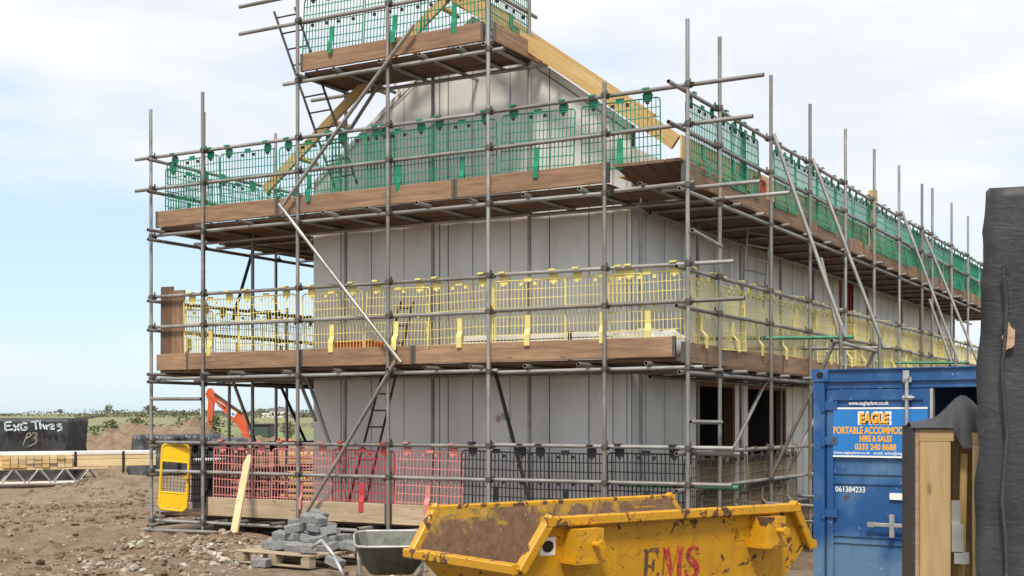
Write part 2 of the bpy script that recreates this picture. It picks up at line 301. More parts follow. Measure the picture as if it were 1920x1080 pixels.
# ------------------------------------------------------------------ value noise for geometry
LAT = rng.random((256, 256))
def vn(x, y):
    xi = np.floor(x).astype(int); yi = np.floor(y).astype(int); fx = x-xi; fy = y-yi; fx = fx*fx*(3-2*fx); fy = fy*fy*(3-2*fy)
    g = lambda i, j: LAT[i % 256, j % 256]
    return (g(xi, yi)*(1-fx)+g(xi+1, yi)*fx)*(1-fy)+(g(xi, yi+1)*(1-fx)+g(xi+1, yi+1)*fx)*fy - .5
def fbm(x, y, o=4, g=.5):
    s = 0; a_ = 1.
    for i in range(o): s = s+a_*vn(x*2**i+17*i, y*2**i+31*i); a_ *= g
    return s
def ss(a_, b_, x): t = np.clip((x-a_)/(b_-a_), 0, 1); return t*t*(3-2*t)
def ground_h(x, y, fine=True):
    x = np.asarray(x, float); y = np.asarray(y, float)
    h = -.45*ss(-1.5, 2.5, x)*(1-.55*ss(15, 19, y))
    h = h - .35*ss(2, -2, y)*0
    h = h - 1.3*ss(36, 50, y)
    far = np.interp(y, [50, 110, 170, 300, 420, 560, 760, 1000, 2500], [0, .05, .2, 1.2, 3.0, 4.4, 6.0, 6.2, 6.5])
    far = far + ss(120, 400, y)*(fbm(x/140., y/170.+3, 3)*2.2) + ss(300, 620, y)*.7*np.sin(x/95.+1.9)
    h = h+far
    near = 1-ss(38, 60, y)
    site = (1-.9*np.exp(-((x+2.2)/.9)**4-((y-14.0)/1.0)**4))*(1-.6*ss(24, 28, y))*(1-.75*ss(-.2, .5, (x-L0[0])*N2[0]+(y-L0[1])*N2[1]))      # smoother under the scaffold
    h = h + near*site*fbm(x*.35, y*.35, 3)*.10
    if fine: h = h + near*(fbm(x*1.7, y*1.7, 4, .65)*.115*site + np.maximum(0, fbm(x*4.1+9, y*4.1, 3, .6))*.10*site+np.maximum(0, fbm(x*2.3+40, y*2.3, 4, .7)-.12)*.16*site)
    for off, amp_ in ((0., .05), (1.55, .05), (3.1, .035), (4.5, .04)):        # wheel ruts left by the plant
        q = (x+8.2+off)-(y-12)*.33+.35*np.sin(y*.31+off); h = h - near*site*amp_*np.exp(-(q/.16)**2)+near*site*amp_*.6*np.exp(-((q-.32)/.13)**2)
    # low spoil ridge in front of the timber packs, and the rubble heap by the plank
    h = h + .42*np.exp(-((x+8.1)/1.5)**2-((y-27)/1.5)**2) + .10*np.exp(-((x+3.95)/.7)**2-((y-15.2)/.9)**2)
    return h
def gh(x, y): return float(ground_h(np.array([x]), np.array([y]))[0])
def axis(lo, f0, f1, hi, step, grow=1.09):
    a_ = list(np.arange(f0, f1, step)); s_ = step; x = f1
    while x < hi: a_.append(x); s_ *= grow; x += s_
    a_.append(hi); s_ = step; x = f0; b = []
    while x > lo: s_ *= grow; x -= s_; b.append(max(x, lo))
    return np.array(sorted(set(b))+a_)
gx = axis(-1600, -9.5, 5.5, 1600, .085); gy = axis(-60, 8.5, 24, 2500, .095, 1.055)
X, Y = np.meshgrid(gx, gy); Z = ground_h(X, Y)
nx, ny = len(gx), len(gy)
me = bpy.data.meshes.new('ground'); idx = np.arange(nx*ny).reshape(ny, nx)
fc = np.stack([idx[:-1, :-1], idx[:-1, 1:], idx[1:, 1:], idx[1:, :-1]], -1).reshape(-1, 4)
me.from_pydata(np.stack([X, Y, Z], -1).reshape(-1, 3).tolist(), [], fc.tolist()); me.materials.append(MATS['site_earth'])
me.polygons.foreach_set('use_smooth', [True]*len(fc)); put('ground', me, kind='structure')

# loose rubble lying on the earth (nobody could count it)
def rubble(name, n, sampler, smin, smax, label, m_='rubble_stone'):
    ph = (1+5**.5)/2
    ico = np.array([(-1,ph,0),(1,ph,0),(-1,-ph,0),(1,-ph,0),(0,-1,ph),(0,1,ph),(0,-1,-ph),(0,1,-ph),(ph,0,-1),(ph,0,1),(-ph,0,-1),(-ph,0,1)], float)/1.9
    F = np.array([(0,11,5),(0,5,1),(0,1,7),(0,7,10),(0,10,11),(1,5,9),(5,11,4),(11,10,2),(10,7,6),(7,1,8),(3,9,4),(3,4,2),(3,2,6),(3,6,8),(3,8,9),(4,9,5),(2,4,11),(6,2,10),(8,6,7),(9,8,1)])
    xy = sampler(n); n = len(xy); s_ = smin+(smax-smin)*rng.random(n)**3.2
    z = ground_h(xy[:, 0], xy[:, 1])
    V = ico[None]*(1+.55*(rng.random((n, 12, 1))-.5)); V = V*(np.array([1, .8, .6])*(1+.5*(rng.random((n, 1, 3))-.5)))
    th = rng.random(n)*6.28; c, s2 = np.cos(th)[:, None], np.sin(th)[:, None]
    ti = (rng.random(n)-.5)[:, None]; V = np.stack([V[..., 0], V[..., 1]-ti*V[..., 2], V[..., 2]+ti*V[..., 1]], -1)
    V = np.stack([V[..., 0]*c-V[..., 1]*s2, V[..., 0]*s2+V[..., 1]*c, V[..., 2]], -1)*s_[:, None, None]
    V += np.stack([xy[:, 0], xy[:, 1], z+s_*.18], -1)[:, None]
    m = bpy.data.meshes.new(name); fs = (F[None]+12*np.arange(n)[:, None, None]).reshape(-1, 3)
    m.from_pydata(V.reshape(-1, 3).tolist(), [], fs.tolist()); m.materials.append(MATS[m_])
    put(name, m, kind='stuff', label=label, cat='rubble')
def samp(n):
    x = rng.uniform(-9.5, 6, n*3); y = rng.uniform(9, 30, n*3); k = fbm(x*.45+5, y*.45, 3)+.5*np.exp(-((x+3.6)/1.3)**2-((y-14.8)/1.6)**2)+.25*np.exp(-((x-2.6)/.9)**2-((y-12)/1.5)**2)
    ok = (k > rng.uniform(-.05, .45, n*3)); return np.stack([x, y], -1)[ok][:n]
rubble('rubble', 5000, samp, .008, .045, 'loose stones and broken rubble scattered over the brown earth')
def samp3(n):
    x = rng.uniform(-10, 6, n*3); y = rng.uniform(9, 31, n*3); k = fbm(x*.8+15, y*.8, 3); ok = (k > rng.uniform(-.15, .35, n*3)); return np.stack([x, y], -1)[ok][:n]
rubble('earth_clods', 9000, samp3, .015, .085, 'clods of churned brown earth all over the site ground', 'site_earth')
def samp2(n):
    x = -3.75+rng.normal(0, .65, n); y = 14.7+rng.normal(0, .9, n); return np.stack([x, y], -1)
rubble('rubble_heap', 1700, samp2, .010, .06, 'dense pale rubble beside the leaning plank and pallet')

# ================================================================== the timber frame house
F0 = frame((L0[0], L0[1], 0), EX, NY)           # local x = d, y = v, z = up
HD0, HD1, HV0, HV1, HZ0 = 1.81, 6.70, 1.30, 21.4, .12
RD, RZ, RS = 4.43, 7.13, .735                   # ridge position, height, slope
house = thing('timber_house', P(4.25, 11, 0), 'unfinished timber frame house wrapped in silver membrane inside the scaffolding', 'house')
def roofz(d): return RZ - RS*abs(d-RD)
def wall_top(d): return roofz(d) - .27
def strip(a0, a1, zlo, top, axis_, sgn, pos, name='membrane_panel'):
    """a slightly slack sheet of membrane between two seams, with a returned edge"""
    n = max(3, int((a1-a0)/.09)); b = MB(); cols = []; ph = random.random()*40
    m = 26
    for i in range(n+1):
        a_ = a0+.002+(a1-a0-.004)*i/n; zt = top(a_) if callable(top) else top
        for j in range(m+1):
            z = zlo+(zt-zlo)*j/m; ed = min(1, 3.2*min(i/n, 1-i/n))
            o = ed*(.010+.016*float(fbm(np.array([a_*1.9+ph]), np.array([z*.8]), 3)[0]))+.004
            cols.append((a_, o))
            b.v.append((a_, pos+sgn*o, z) if axis_ == 'd' else (pos+sgn*o, a_, z))
    flip = (axis_ == 'd') == (sgn < 0)
    for i in range(n):
        for j in range(m):
            q = [i*(m+1)+j, (i+1)*(m+1)+j, (i+1)*(m+1)+j+1, i*(m+1)+j+1]; b.f.append(q if flip else q[::-1]); b.mi.append(0)
    b.mats = [MATS['breather_membrane']]
    put(name, b.mesh('membrane', True), house, F0)
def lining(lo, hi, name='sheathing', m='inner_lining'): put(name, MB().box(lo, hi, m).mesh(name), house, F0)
def tape(lo, hi): put('seam_tape', MB().box(lo, hi, 'seam_tape').mesh('tape'), house, F0)
sp = [588, 640, 697, 758, 825, 841, 887, 957, 1031, 1105, 1150, 1176]
sd = [HD0]+[pv(x, 500, HV0)[0] for x in sp[1:]]+[HD1]
cut = sorted(sd+[RD])
for a0, a1 in zip(cut, cut[1:]): strip(a0, a1, HZ0, wall_top, 'd', -1, HV0)
for k, d_ in enumerate(sd[1:-1]):
    w_ = random.choice((.0035, .0045, .006)); tape((d_-w_, HV0-.0065, HZ0), (d_+w_, HV0-.001, wall_top(d_)-.02))
# sheathing behind the gable membrane (pentagon)
pts = [(HD0+.01, HZ0), (HD1-.01, HZ0), (HD1-.01, wall_top(HD1)), (RD, wall_top(RD)), (HD0+.01, wall_top(HD0))]
b = MB(); b.add([(x, HV0+.004, z) for x, z in pts]+[(x, HV0+.14, z) for x, z in pts], [(4,3,2,1,0)[::-1], (9,8,7,6,5)]+[(i, (i+1) % 5, (i+1) % 5+5, i+5)[::-1] for i in range(5)], 'inner_lining'); put('sheathing', b.mesh('gable'), house, F0)
# dark blue stripe printed along the top edge of the gable membrane
for s_, dd in ((1, HD1), (-1, HD0)):
    b = MB(); d0 = RD; L_ = [(d0, wall_top(d0)-.10), (dd, wall_top(dd)-.10), (dd, wall_top(dd)-.115), (d0, wall_top(d0)-.115)]
    if s_ < 0: L_ = L_[::-1]
    b.add([(x, HV0-.034, z) for x, z in L_]+[(x, HV0-.028, z) for x, z in L_], [(3,2,1,0), (4,5,6,7), (0,1,5,4), (1,2,6,5), (2,3,7,6), (3,0,4,7)], 'seam_tape'); put('seam_tape', b.mesh('tape'), house, F0)
# long side
wt = 4.92; op_top = pd(1340, 718, HD1)[1]
oV = [pd(x, 780, HD1)[0] for x in (1311, 1378, 1402, 1474)]
uV = [pd(x, 560, HD1)[0] for x in (1573, 1600)]
edges = [HV0]; v = HV0+.42
while v < HV1: edges.append(v); v += .6
edges = sorted([x for x in edges if min(abs(x-o) for o in oV+uV) > .14]+oV+uV+[HV1])
for a0, a1 in zip(edges, edges[1:]):
    mid = (a0+a1)/2
    if oV[0] < mid < oV[1] or oV[2] < mid < oV[3]:
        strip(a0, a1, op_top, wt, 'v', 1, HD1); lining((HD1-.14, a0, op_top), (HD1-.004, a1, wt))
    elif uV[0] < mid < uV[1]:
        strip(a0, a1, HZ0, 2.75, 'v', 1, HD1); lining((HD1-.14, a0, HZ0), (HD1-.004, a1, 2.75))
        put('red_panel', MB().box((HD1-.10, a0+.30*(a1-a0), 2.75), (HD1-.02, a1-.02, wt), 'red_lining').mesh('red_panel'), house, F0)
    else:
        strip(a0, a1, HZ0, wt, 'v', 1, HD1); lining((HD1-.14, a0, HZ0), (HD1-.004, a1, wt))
for e_ in edges[1:-1]:
    if e_ in oV or e_ in uV: continue
    inop = oV[0] < e_ < oV[1] or oV[2] < e_ < oV[3]
    tape((HD1+.001, e_-.004, op_top if inop else HZ0), (HD1+.0065, e_+.004, wt-.02))
# timber reveals of the door openings, floors, ceiling, far and left walls, partitions
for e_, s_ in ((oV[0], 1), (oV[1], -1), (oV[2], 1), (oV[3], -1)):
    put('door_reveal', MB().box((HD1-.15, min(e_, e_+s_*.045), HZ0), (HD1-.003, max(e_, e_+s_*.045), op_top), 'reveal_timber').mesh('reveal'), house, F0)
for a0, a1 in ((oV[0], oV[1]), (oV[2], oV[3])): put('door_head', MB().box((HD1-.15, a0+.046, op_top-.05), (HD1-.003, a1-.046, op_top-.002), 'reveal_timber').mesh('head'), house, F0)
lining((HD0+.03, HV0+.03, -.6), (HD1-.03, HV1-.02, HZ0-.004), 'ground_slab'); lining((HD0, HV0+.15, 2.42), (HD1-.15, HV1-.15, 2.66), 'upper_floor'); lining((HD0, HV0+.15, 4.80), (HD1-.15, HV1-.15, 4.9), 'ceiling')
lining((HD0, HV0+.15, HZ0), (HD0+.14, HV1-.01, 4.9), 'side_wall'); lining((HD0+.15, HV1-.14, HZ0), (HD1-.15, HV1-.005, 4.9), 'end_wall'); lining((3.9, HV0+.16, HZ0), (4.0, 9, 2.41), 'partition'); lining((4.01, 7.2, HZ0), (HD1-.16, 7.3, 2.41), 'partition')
for k in range(5): put('wall_stud', MB().box((4.05, 2.2+k*.9, HZ0), (4.14, 2.25+k*.9, 2.41), 'panel_timber').mesh('stud'), house, F0)
# faint red prints on the membrane
for px, py in ((935, 785), (946, 780), (744, 160), (751, 172)):
    d_, z_ = pv(px, py, HV0); n = 8; b = MB(); b.prism([(.028*math.cos(i*2*math.pi/n), .05*math.sin(i*2*math.pi/n)) for i in range(n)], 0, .004, 'red_print'); put('printed_mark', b.mesh('print'), house, frame(P(d_, HV0-.034, z_), EX, UP))
# trusses: each rafter and tie a part
def rafter(v_, dend, name='rafter', th=.047, dp=.20):
    b = MB(); s_ = 1 if dend > RD else -1; d0 = RD+s_*.02; cs = dp/math.cos(math.atan(RS))
    q = [(d0, roofz(d0)-cs), (dend, roofz(dend)-cs), (dend, roofz(dend)), (d0, roofz(d0))]
    Ln = math.hypot(dend-d0, roofz(dend)-roofz(d0)); key = ('raf', s_, round(Ln, 2), th, dp)
    if key not in BC:
        m = MB(); m.box((0, 0, -dp), (Ln, th, 0), 'fresh_timber'); BC[key] = m.mesh('rafter')
    x = (P(dend, v_, roofz(dend))-P(d0, v_, roofz(d0)))
    put(name, BC[key], house, frame(P(d0, v_, roofz(d0)), x, NY if s_ < 0 else NY) if s_ > 0 else frame(P(d0, v_, roofz(d0)), x, -NY))
dR, dL = 7.50, 1.30
for k in range(35):
    v_ = .84 if k == 0 else 1.45+.6*(k-1)
    if v_ > 2.2: break
    rafter(v_, dR if k == 0 else HD1-.02, 'barge_rafter' if k == 0 else 'rafter', dp=.17); 
    if k == 0: rafter(v_, dL, 'barge_rafter', dp=.125)
    if k: put('ceiling_tie', MB().box((HD0+.3, v_+.05, 4.92), (HD1-.3, v_+.097, 5.06), 'fresh_timber').mesh('tie'), house, F0)
rafter(1.12, dR-.1, dp=.17)
for s_, dd in ((1, dR), (-1, dL)):                       # ladder noggings between barge rafter and gable
    for k in range(6):
        dk = RD+s_*(.25+.58*k)
        if (dk-dd)*s_ > -.1: continue
        z_ = roofz(dk); put('nogging', MB().box((-.022, .05, -.115), (.022, .42, -.03), 'fresh_timber').mesh('nogging'), house, frame(P(dk, .84, z_), EX*1+UP*(-s_*RS), NY))
v_ = .86
while v_ < HV1-.1:
    e_ = min(HV1, v_+random.choice((1.2, 2.4, 2.4)))
    put('fascia_board', MB().box((dR+.004+jit(.004), v_+.006, roofz(dR)-.37+jit(.012)), (dR+.03, e_-.006, roofz(dR)+.03+jit(.03)), 'pale_timber').mesh('fascia'), house, F0)
    put('soffit_board', MB().box((HD1+.03, v_+.004, roofz(dR)-.405), (dR-.02, e_-.004, roofz(dR)-.39), 'fresh_timber').mesh('soffit'), house, F0); v_ = e_
v_ = 1.5
while v_ < HV1: put('rafter_foot', MB().box((HD1-.4, v_, roofz(dR)-.385), (dR, v_+.045, roofz(dR)-.2), 'fresh_timber').mesh('foot'), house, F0); v_ += .6
put('roof_post', MB().box((6.9, 11.9, 4.9), (7.05, 12.0, 6.0), 'fresh_timber').mesh('post'), house, F0)
put('ridge_board', MB().box((RD-.018, .8, RZ-.24), (RD+.018, 2.4, RZ+.02), 'fresh_timber').mesh('ridge'), house, F0)

# ================================================================== the scaffolding
sc = thing('scaffolding', P(4, .5, 0), 'grey steel tube scaffolding with brown boards wrapped around the house', 'scaffolding')
def coupler_mesh():
    b = MB(); n = 8
    b.tube((0, -.026, 0), (0, .026, 0), .036, 'coupler_steel', n); b.tube((-.026, .05, 0), (.026, .05, 0), .036, 'coupler_steel', n) if False else None
    b.tube((0, 0, -.026), (0, 0, .026), .037, 'coupler_steel', n); b.tube((-.026, .05, 0), (.026, .05, 0), .037, 'coupler_steel', n)
    b.box((-.03, .01, -.03), (.03, .045, .03), 'coupler_steel'); b.tube((.03, -.01, 0), (.075, -.01, 0), .010, 'dark_steel', 6); b.tube((.0, .06, .03), (.0, .06, .07), .010, 'dark_steel', 6)
    b.v = b.v; return b.mesh('coupler')
CPM = coupler_mesh()
def coupler(p, inward, flip=False):
    x = Vector(inward).cross(UP); put('coupler', CPM, sc, frame(p, x if not flip else -x, inward if not flip else -Vector(inward)))
LED = (.19, 2.157, 4.137, 5.967); RAILS = ((1.28, .88), (3.29, 2.87), (5.23, 4.80), (7.08, 6.73))
def std(d, v_, z1, z0=None, name='standard'):
    p = P(d, v_, 0)
    if z0 is None: z0 = gh(p.x, p.y)-.02
    tube(name, P(d, v_, z0), P(d+jit(), v_+jit(), z1), sc)
    if z0 < .3: put('base_plate', BPM, sc, Matrix.Translation((p.x, p.y, z0+.02)))
BPM = MB().box((-.075, -.075, 0), (.075, .075, .008), 'coupler_steel').tube((0, 0, .008), (0, 0, .16), .019, 'coupler_steel').mesh('base_plate')
FD = [0, .95, 2.58, 4.0, 5.44, 6.95, W]; FT = [pv(284, 205, 0)[1], pv(380, 172, 0)[1], 7.7, 7.7, 7.7, pv(1134, 155, 0)[1], pv(1290, 35, 0)[1]]
for d, z1 in zip(FD, FT): std(d, 0, z1)
for d, z1 in ((.02, pd(375, 210, 0)[1]), (.95, 4.30), (2.58, 6.1), (4.0, 6.1), (5.44, 7.5), (6.95, 4.3)): std(d, 1.0, z1)
RV = [.98, 2.83, 4.52, 6.34, 8.05, 9.88, 11.69, 12.55, 14.5, 16.3, 18.3, 20.1, 21.9]
RT = [pd(x, y, W)[1] for x, y in ((1350, 68), (1446, 142), (1519, 195), (1585, 242), (1638, 280), (1687, 310), (1729, 345), (1747, 353), (1784, 380), (1815, 405), (1845, 425))]+[6., 6.]
for v_, z1 in zip(RV, RT): std(W, v_, z1)
for v_ in RV[1:]:
    if v_ != 12.55: std(6.93, v_+.05, 4.3 if v_ != 11.69 else 5.9)
for v_, z1 in ((2.65, pd(518, 250, 0)[1]), (4.4, 5.9), (6.1, 5.9), (1.56, 2.2), (2.9, 3.35)): std(0, v_, z1)
std(.95, 2.7, 4.3)
# ledgers, rails
def run(name, axis_, fixed, a0, a1, z, seg=5.6, m='galvanised_steel', sag=.012):
    x = a0
    while x < a1-.05:
        y = min(a1, x+seg)
        if a1-y < .8: y = a1
        pa, pb = (P(x, fixed, z+jit(sag)), P(y, fixed, z+jit(sag))) if axis_ == 'd' else (P(fixed, x, z+jit(sag)), P(fixed, y, z+jit(sag)))
        tube(name, pa, pb, sc, m=m); x = y+.004
O = .052
for li, zl in enumerate(LED[:3]):
    run('ledger', 'd', O, -.06, 7.0 if li == 2 else 8.1, zl); run('ledger', 'd', 1-O, -.1, 8.0, zl-.005)
    run('ledger', 'v', W-O, -.12, 22.2, zl-.055); run('ledger', 'v', 6.93+O, 1.2, 22.2, zl-.055)
    run('ledger', 'v', O, -.12, 6.4, zl-.055); run('ledger', 'v', .95-O, 1.1, 6.4, zl-.055)
for li, (za, zb) in enumerate(RAILS[:3]):
    e0, e1 = ((-.1, 8.45), (-.1, 8.45), (-.36, 8.78))[li]
    run('guard_rail', 'd', O, e0, e1, za); run('guard_rail', 'd', O, e0, e1-(.02, -.12, .12)[li], zb)
    s0 = (-.2, -.2, -.42)[li]
    run('guard_rail', 'v', W-O, s0, 22.2, za-.055); run('guard_rail', 'v', W-O, s0, 22.2, zb-.055)
    run('guard_rail', 'v', O, -.12, 6.4, za-.055); run('guard_rail', 'v', O, -.12, 6.4, zb-.055)
tube('ledger', P(7.05, O+.01, LED[2]+.02), P(8.0, O+.01, LED[2]+.03), sc)
# short tubes sticking out beyond the corner
for z_, a0, a1 in ((4.12, 7.6, 8.72), (1.22, 7.9, 8.5)): tube('transom', P(a0, .12, z_), P(a1, .12, z_), sc)
tube('ledger', P(7.75, 1.05, 4.14), P(8.75, 1.05, 4.14), sc)
tube('guard_rail', P(7.1, .13, .86), P(8.48, .13, .86), sc, m='green_tube_paint')
# small hand-height tubes in the ladder bays
for (x0, y0), (x1, y1) in (((284, 748), (377, 748)), ((258, 993), (405, 998))):
    (da, za), (db, zb_) = pv(x0, y0, -.06), pv(x1, y1, -.06); tube('transom', P(da, -.06, za), P(db, -.06, zb_), sc)
for (x0, y0), (x1, y1) in (((1295, 791), (1352, 792)), ((1298, 432), (1352, 462))):
    (va, za), (vb, zb_) = pd(x0, y0, W+.06), pd(x1, y1, W+.06); tube('transom', P(W+.06, va, za), P(W+.06, vb, zb_), sc)
# transoms under the decks
def tr_front(zl, d0, d1, v1=1.22):
    d = d0
    while d < d1: tube('transom', P(d, random.choice((-.06, -.10, -.22)), zl+.05), P(d+jit(.03), v1, zl+.05), sc); d += random.uniform(.62, .85)
def tr_side(zl, v0, v1, da, db):
    v_ = v0
    while v_ < v1: tube('transom', P(da, v_, zl), P(db+random.choice((0, .02, .08)), v_+jit(.03), zl), sc); v_ += random.uniform(.8, 1.05)
for zl in LED[:3]:
    tr_front(zl, .15, 7.9); tr_side(zl-.005, 1.5, 22, 6.78, W+.08); tr_side(zl-.005, 1.4, 6.3, -.08, 1.7)
# boards
def deck_d(zl, d0, d1, v0, rows, cuts=()):
    z = zl+.075; c = [d0, *cuts, d1]
    for r in range(rows):
        off = random.uniform(-.25, .25)
        cc = [d0]+[x+off for x in cuts]+[d1]
        for a_, b_ in zip(cc, cc[1:]): board('deck_board', P(a_, v0+.229*r, z), P(b_-.012, v0+.229*r+jit(.004), z+jit(.003)), NY, .222, .038, sc, 'deck_wood')
def deck_v(zl, v0, v1, d0, rows, seg=3.9):
    z = zl+.02
    for r in range(rows):
        v_ = v0
        while v_ < v1-.1:
            e_ = min(v1, v_+seg+random.uniform(-.3, .3))
            if v1-e_ < .7: e_ = v1
            board('deck_board', P(d0+.229*r, v_, z), P(d0+.229*r+jit(.004), e_-.012, z+jit(.003)), -EX, .222, .038, sc, 'deck_wood'); v_ = e_
deck_d(LED[0], .08, 7.85, .09, 5, (3.9,)); deck_d(LED[1], .08, 7.85, .09, 5, (3.7,)); deck_d(LED[2], .08, 6.97, .09, 5, (3.9,))
board('deck_board', P(6.98, .55, LED[2]+.08), P(7.85, .55, LED[2]+.08), NY, .222, .038, sc, 'deck_wood'); board('deck_board', P(6.98, .79, LED[2]+.08), P(7.85, .79, LED[2]+.08), NY, .222, .038, sc, 'deck_wood'); board('deck_board', P(6.98, 1.02, LED[2]+.08), P(7.85, 1.02, LED[2]+.08), NY, .222, .038, sc, 'deck_wood')
for zl in LED[:3]:
    deck_v(zl, 1.27, 22.1, 7.02, 5); deck_v(zl, 1.27, 6.3, .30, 7)
# raised boards at the corner of the second lift
for k in range(4): board('deck_board', P(7.27+.2*k, .0, LED[2]+.27), P(7.27+.2*k, .62, LED[2]+.14), -EX, .195, .036, sc, 'deck_wood', False)
def toe_d(z, d0, d1, v_, m='scaffold_board', h=.225): board('toe_board', P(d0, v_, z), P(d1-.012, v_, z+jit(.008)), UP, h, .036, sc, m)
def toe_v(z, v0, v1, d_, m='scaffold_board', seg=3.6):
    v_ = v0
    while v_ < v1-.1:
        e_ = min(v1, v_+seg+random.uniform(-.5, .3))
        if v1-e_ < .7: e_ = v1
        board('toe_board', P(d_, v_, z), P(d_, e_-.012, z+jit(.006)), UP, .225, .036, sc, m); v_ = e_
for z, brk, m in ((LED[2]+.113, (.05, 2.22, 4.95, 7.0), 'scaffold_board'), (LED[1]+.113, (.62, 2.6, 4.35, 7.8), 'scaffold_board')):
    for a_, b_ in zip(brk, brk[1:]): toe_d(z, a_, b_, .064, m)
toe_d(LED[1]+.113, .03, .6, .10); toe_d(LED[2]+.113, 7.0, 7.85, .66)
for a_, b_ in ((.98, 3.97), (4.0, 7.9)): toe_d(LED[0]+.10, a_, b_, .064, 'old_board', .25)
for zl in LED[1:3]: toe_v(zl+.058, .05, 22.1, W-.10); toe_v(zl+.058, .1, 6.3, .10)
# two boards standing on end at the left corner of the first lift
for k, (a_, h, m) in enumerate(((300, 538, 'old_board'), (321, 545, 'scaffold_board'))):
    d_, z1 = pv(a_, h, .12); board('upright_board', P(d_, .12, LED[1]+.08), P(d_+.01, .12, z1), EX, .222, .038, sc, 'scaffold_board' if k else 'deck_wood', False)
# top platform in front of the gable
zt = LED[3]
run('ledger', 'd', O, 2.30, 5.62, zt); run('ledger', 'd', 1-O, 2.05, 5.95, zt-.005)
for d_ in (2.62, 3.2, 3.9, 4.5, 5.05, 5.40): tube('transom', P(d_, -.06, zt+.05), P(d_, 1.30 if d_ in (3.2, 4.5) else 1.12, zt+.05), sc)
for r in range(4): board('deck_board', P(2.62, .09+.229*r, zt+.075), P(5.46, .09+.229*r, zt+.075), NY, .222, .038, sc, 'deck_wood')
toe_d(zt+.113, 2.6, 5.36, .064); board('toe_board', P(5.47, .03, zt+.09), P(5.47, 1.24, zt+.09), UP, .225, .036, sc)
for z_ in RAILS[3]:
    run('guard_rail', 'd', O, 1.55, 5.5, z_); tube('guard_rail', P(5.40, -.1, z_-.05), P(5.40, 1.25, z_-.05), sc)
# braces, measured on the plane they are fixed to
def br_v(a_, b_, v_, name='brace', m='galvanised_steel'):
    (d0, z0), (d1, z1) = pv(*a_, v_), pv(*b_, v_); tube(name, P(d0, v_, z0), P(d1, v_, z1), sc, m=m)
def br_d(a_, b_, d_, name='brace', m='galvanised_steel'):
    (v0, z0), (v1, z1) = pd(*a_, d_), pd(*b_, d_); tube(name, P(d_, v0, z0), P(d_, v1, z1), sc, m=m)
br_v((775, 48), (530, 385), -.06); br_v((523, 383), (752, 680), -.06); br_v((742, 676), (568, 972), -.06)
br_v((922, 672), (992, 938), .88, m='dark_steel'); br_v((570, 690), (618, 832), .88); br_v((632, 850), (655, 940), .88); br_v((716, 150), (655, 245), .9)
br_d((474, 470), (436, 600), .10, m='dark_steel'); br_d((436, 712), (480, 832), .10); br_d((522, 714), (574, 830), .10, m='dark_steel'); br_v((562, 716), (592, 790), .95)
br_d((1443, 700), (1362, 868), W-.11); br_d((1526, 786), (1452, 945), W-.11)
# outrigger buttresses on the long side
def rk(v_, top, bot):
    z1 = pd(*top, W+.05)[1]; k = (bot[0]-HX)/FPX; o = L0+W*E2+v_*N2; r = (k*o[1]-o[0])/(E2[0]-k*E2[1]); r = min(max(r, .85), 1.15); Yb = o[1]+r*E2[1]; z0 = EYE+(HY-bot[1])/FPX*Yb
    tube('raker', P(W+.05, v_, z1), P(W+r, v_+.05, z0), sc); return r, z0
nodes = []
for v_, t_, b_ in ((2.78, (1440, 245), (1583, 632)), (4.47, (1524, 298), (1656, 652)), (9.83, (1686, 393), (1797, 680)), (11.64, (1735, 440), (1838, 692))):
    r, z0 = rk(v_, t_, b_); nodes.append((v_, r, z0))
    p = P(W+r, v_, 0); tube('outrigger_leg', P(W+r-.05, v_, gh(p.x, p.y)-.02), P(W+r-.05, v_+.02, z0+.14), sc); put('base_plate', BPM, sc, Matrix.Translation((P(W+r-.05, v_, 0).x, P(W+r-.05, v_, 0).y, gh(p.x, p.y))))
    tube('outrigger', P(6.98, v_+.06, z0+.04), P(W+r+.1, v_+.06, z0), sc, m='green_tube_paint' if v_ in (2.78, 9.83) else 'galvanised_steel'); tube('outrigger', P(6.98, v_-.06, .55), P(W+r+.1, v_-.06, .5), sc)
    tube('brace', P(W+.05, v_-.05, .9), P(W+r-.1, v_-.05, z0-.05), sc)
for (v0, r0, z0), (v1, r1, z1) in ((nodes[0], nodes[1]), (nodes[2], nodes[3])):
    tube('ledger', P(W+r0-.1, v0-.2, z0-.05), P(W+r1-.1, v1+.25, z1-.05), sc)
    tube('brace', P(W+.07, v1+.35, 3.85), P(W+r0-.15, v0+.4, z0-.1), sc)
# couplers where rails and ledgers cross the standards
for li in range(3):
    for z_ in (LED[li], *RAILS[li]):
        for d in FD: coupler(P(d, 0, z_), NY)
        for v_ in RV[:11]:
            if li == 0 and v_ > 3: continue
            coupler(P(W, v_, z_-.055), -EX)
        for v_ in (1.0, 2.65): coupler(P(0, v_, z_-.055), EX)
for z_ in (LED[3], *RAILS[3]):
    for d in FD[2:5]: coupler(P(d, 0, z_), NY)

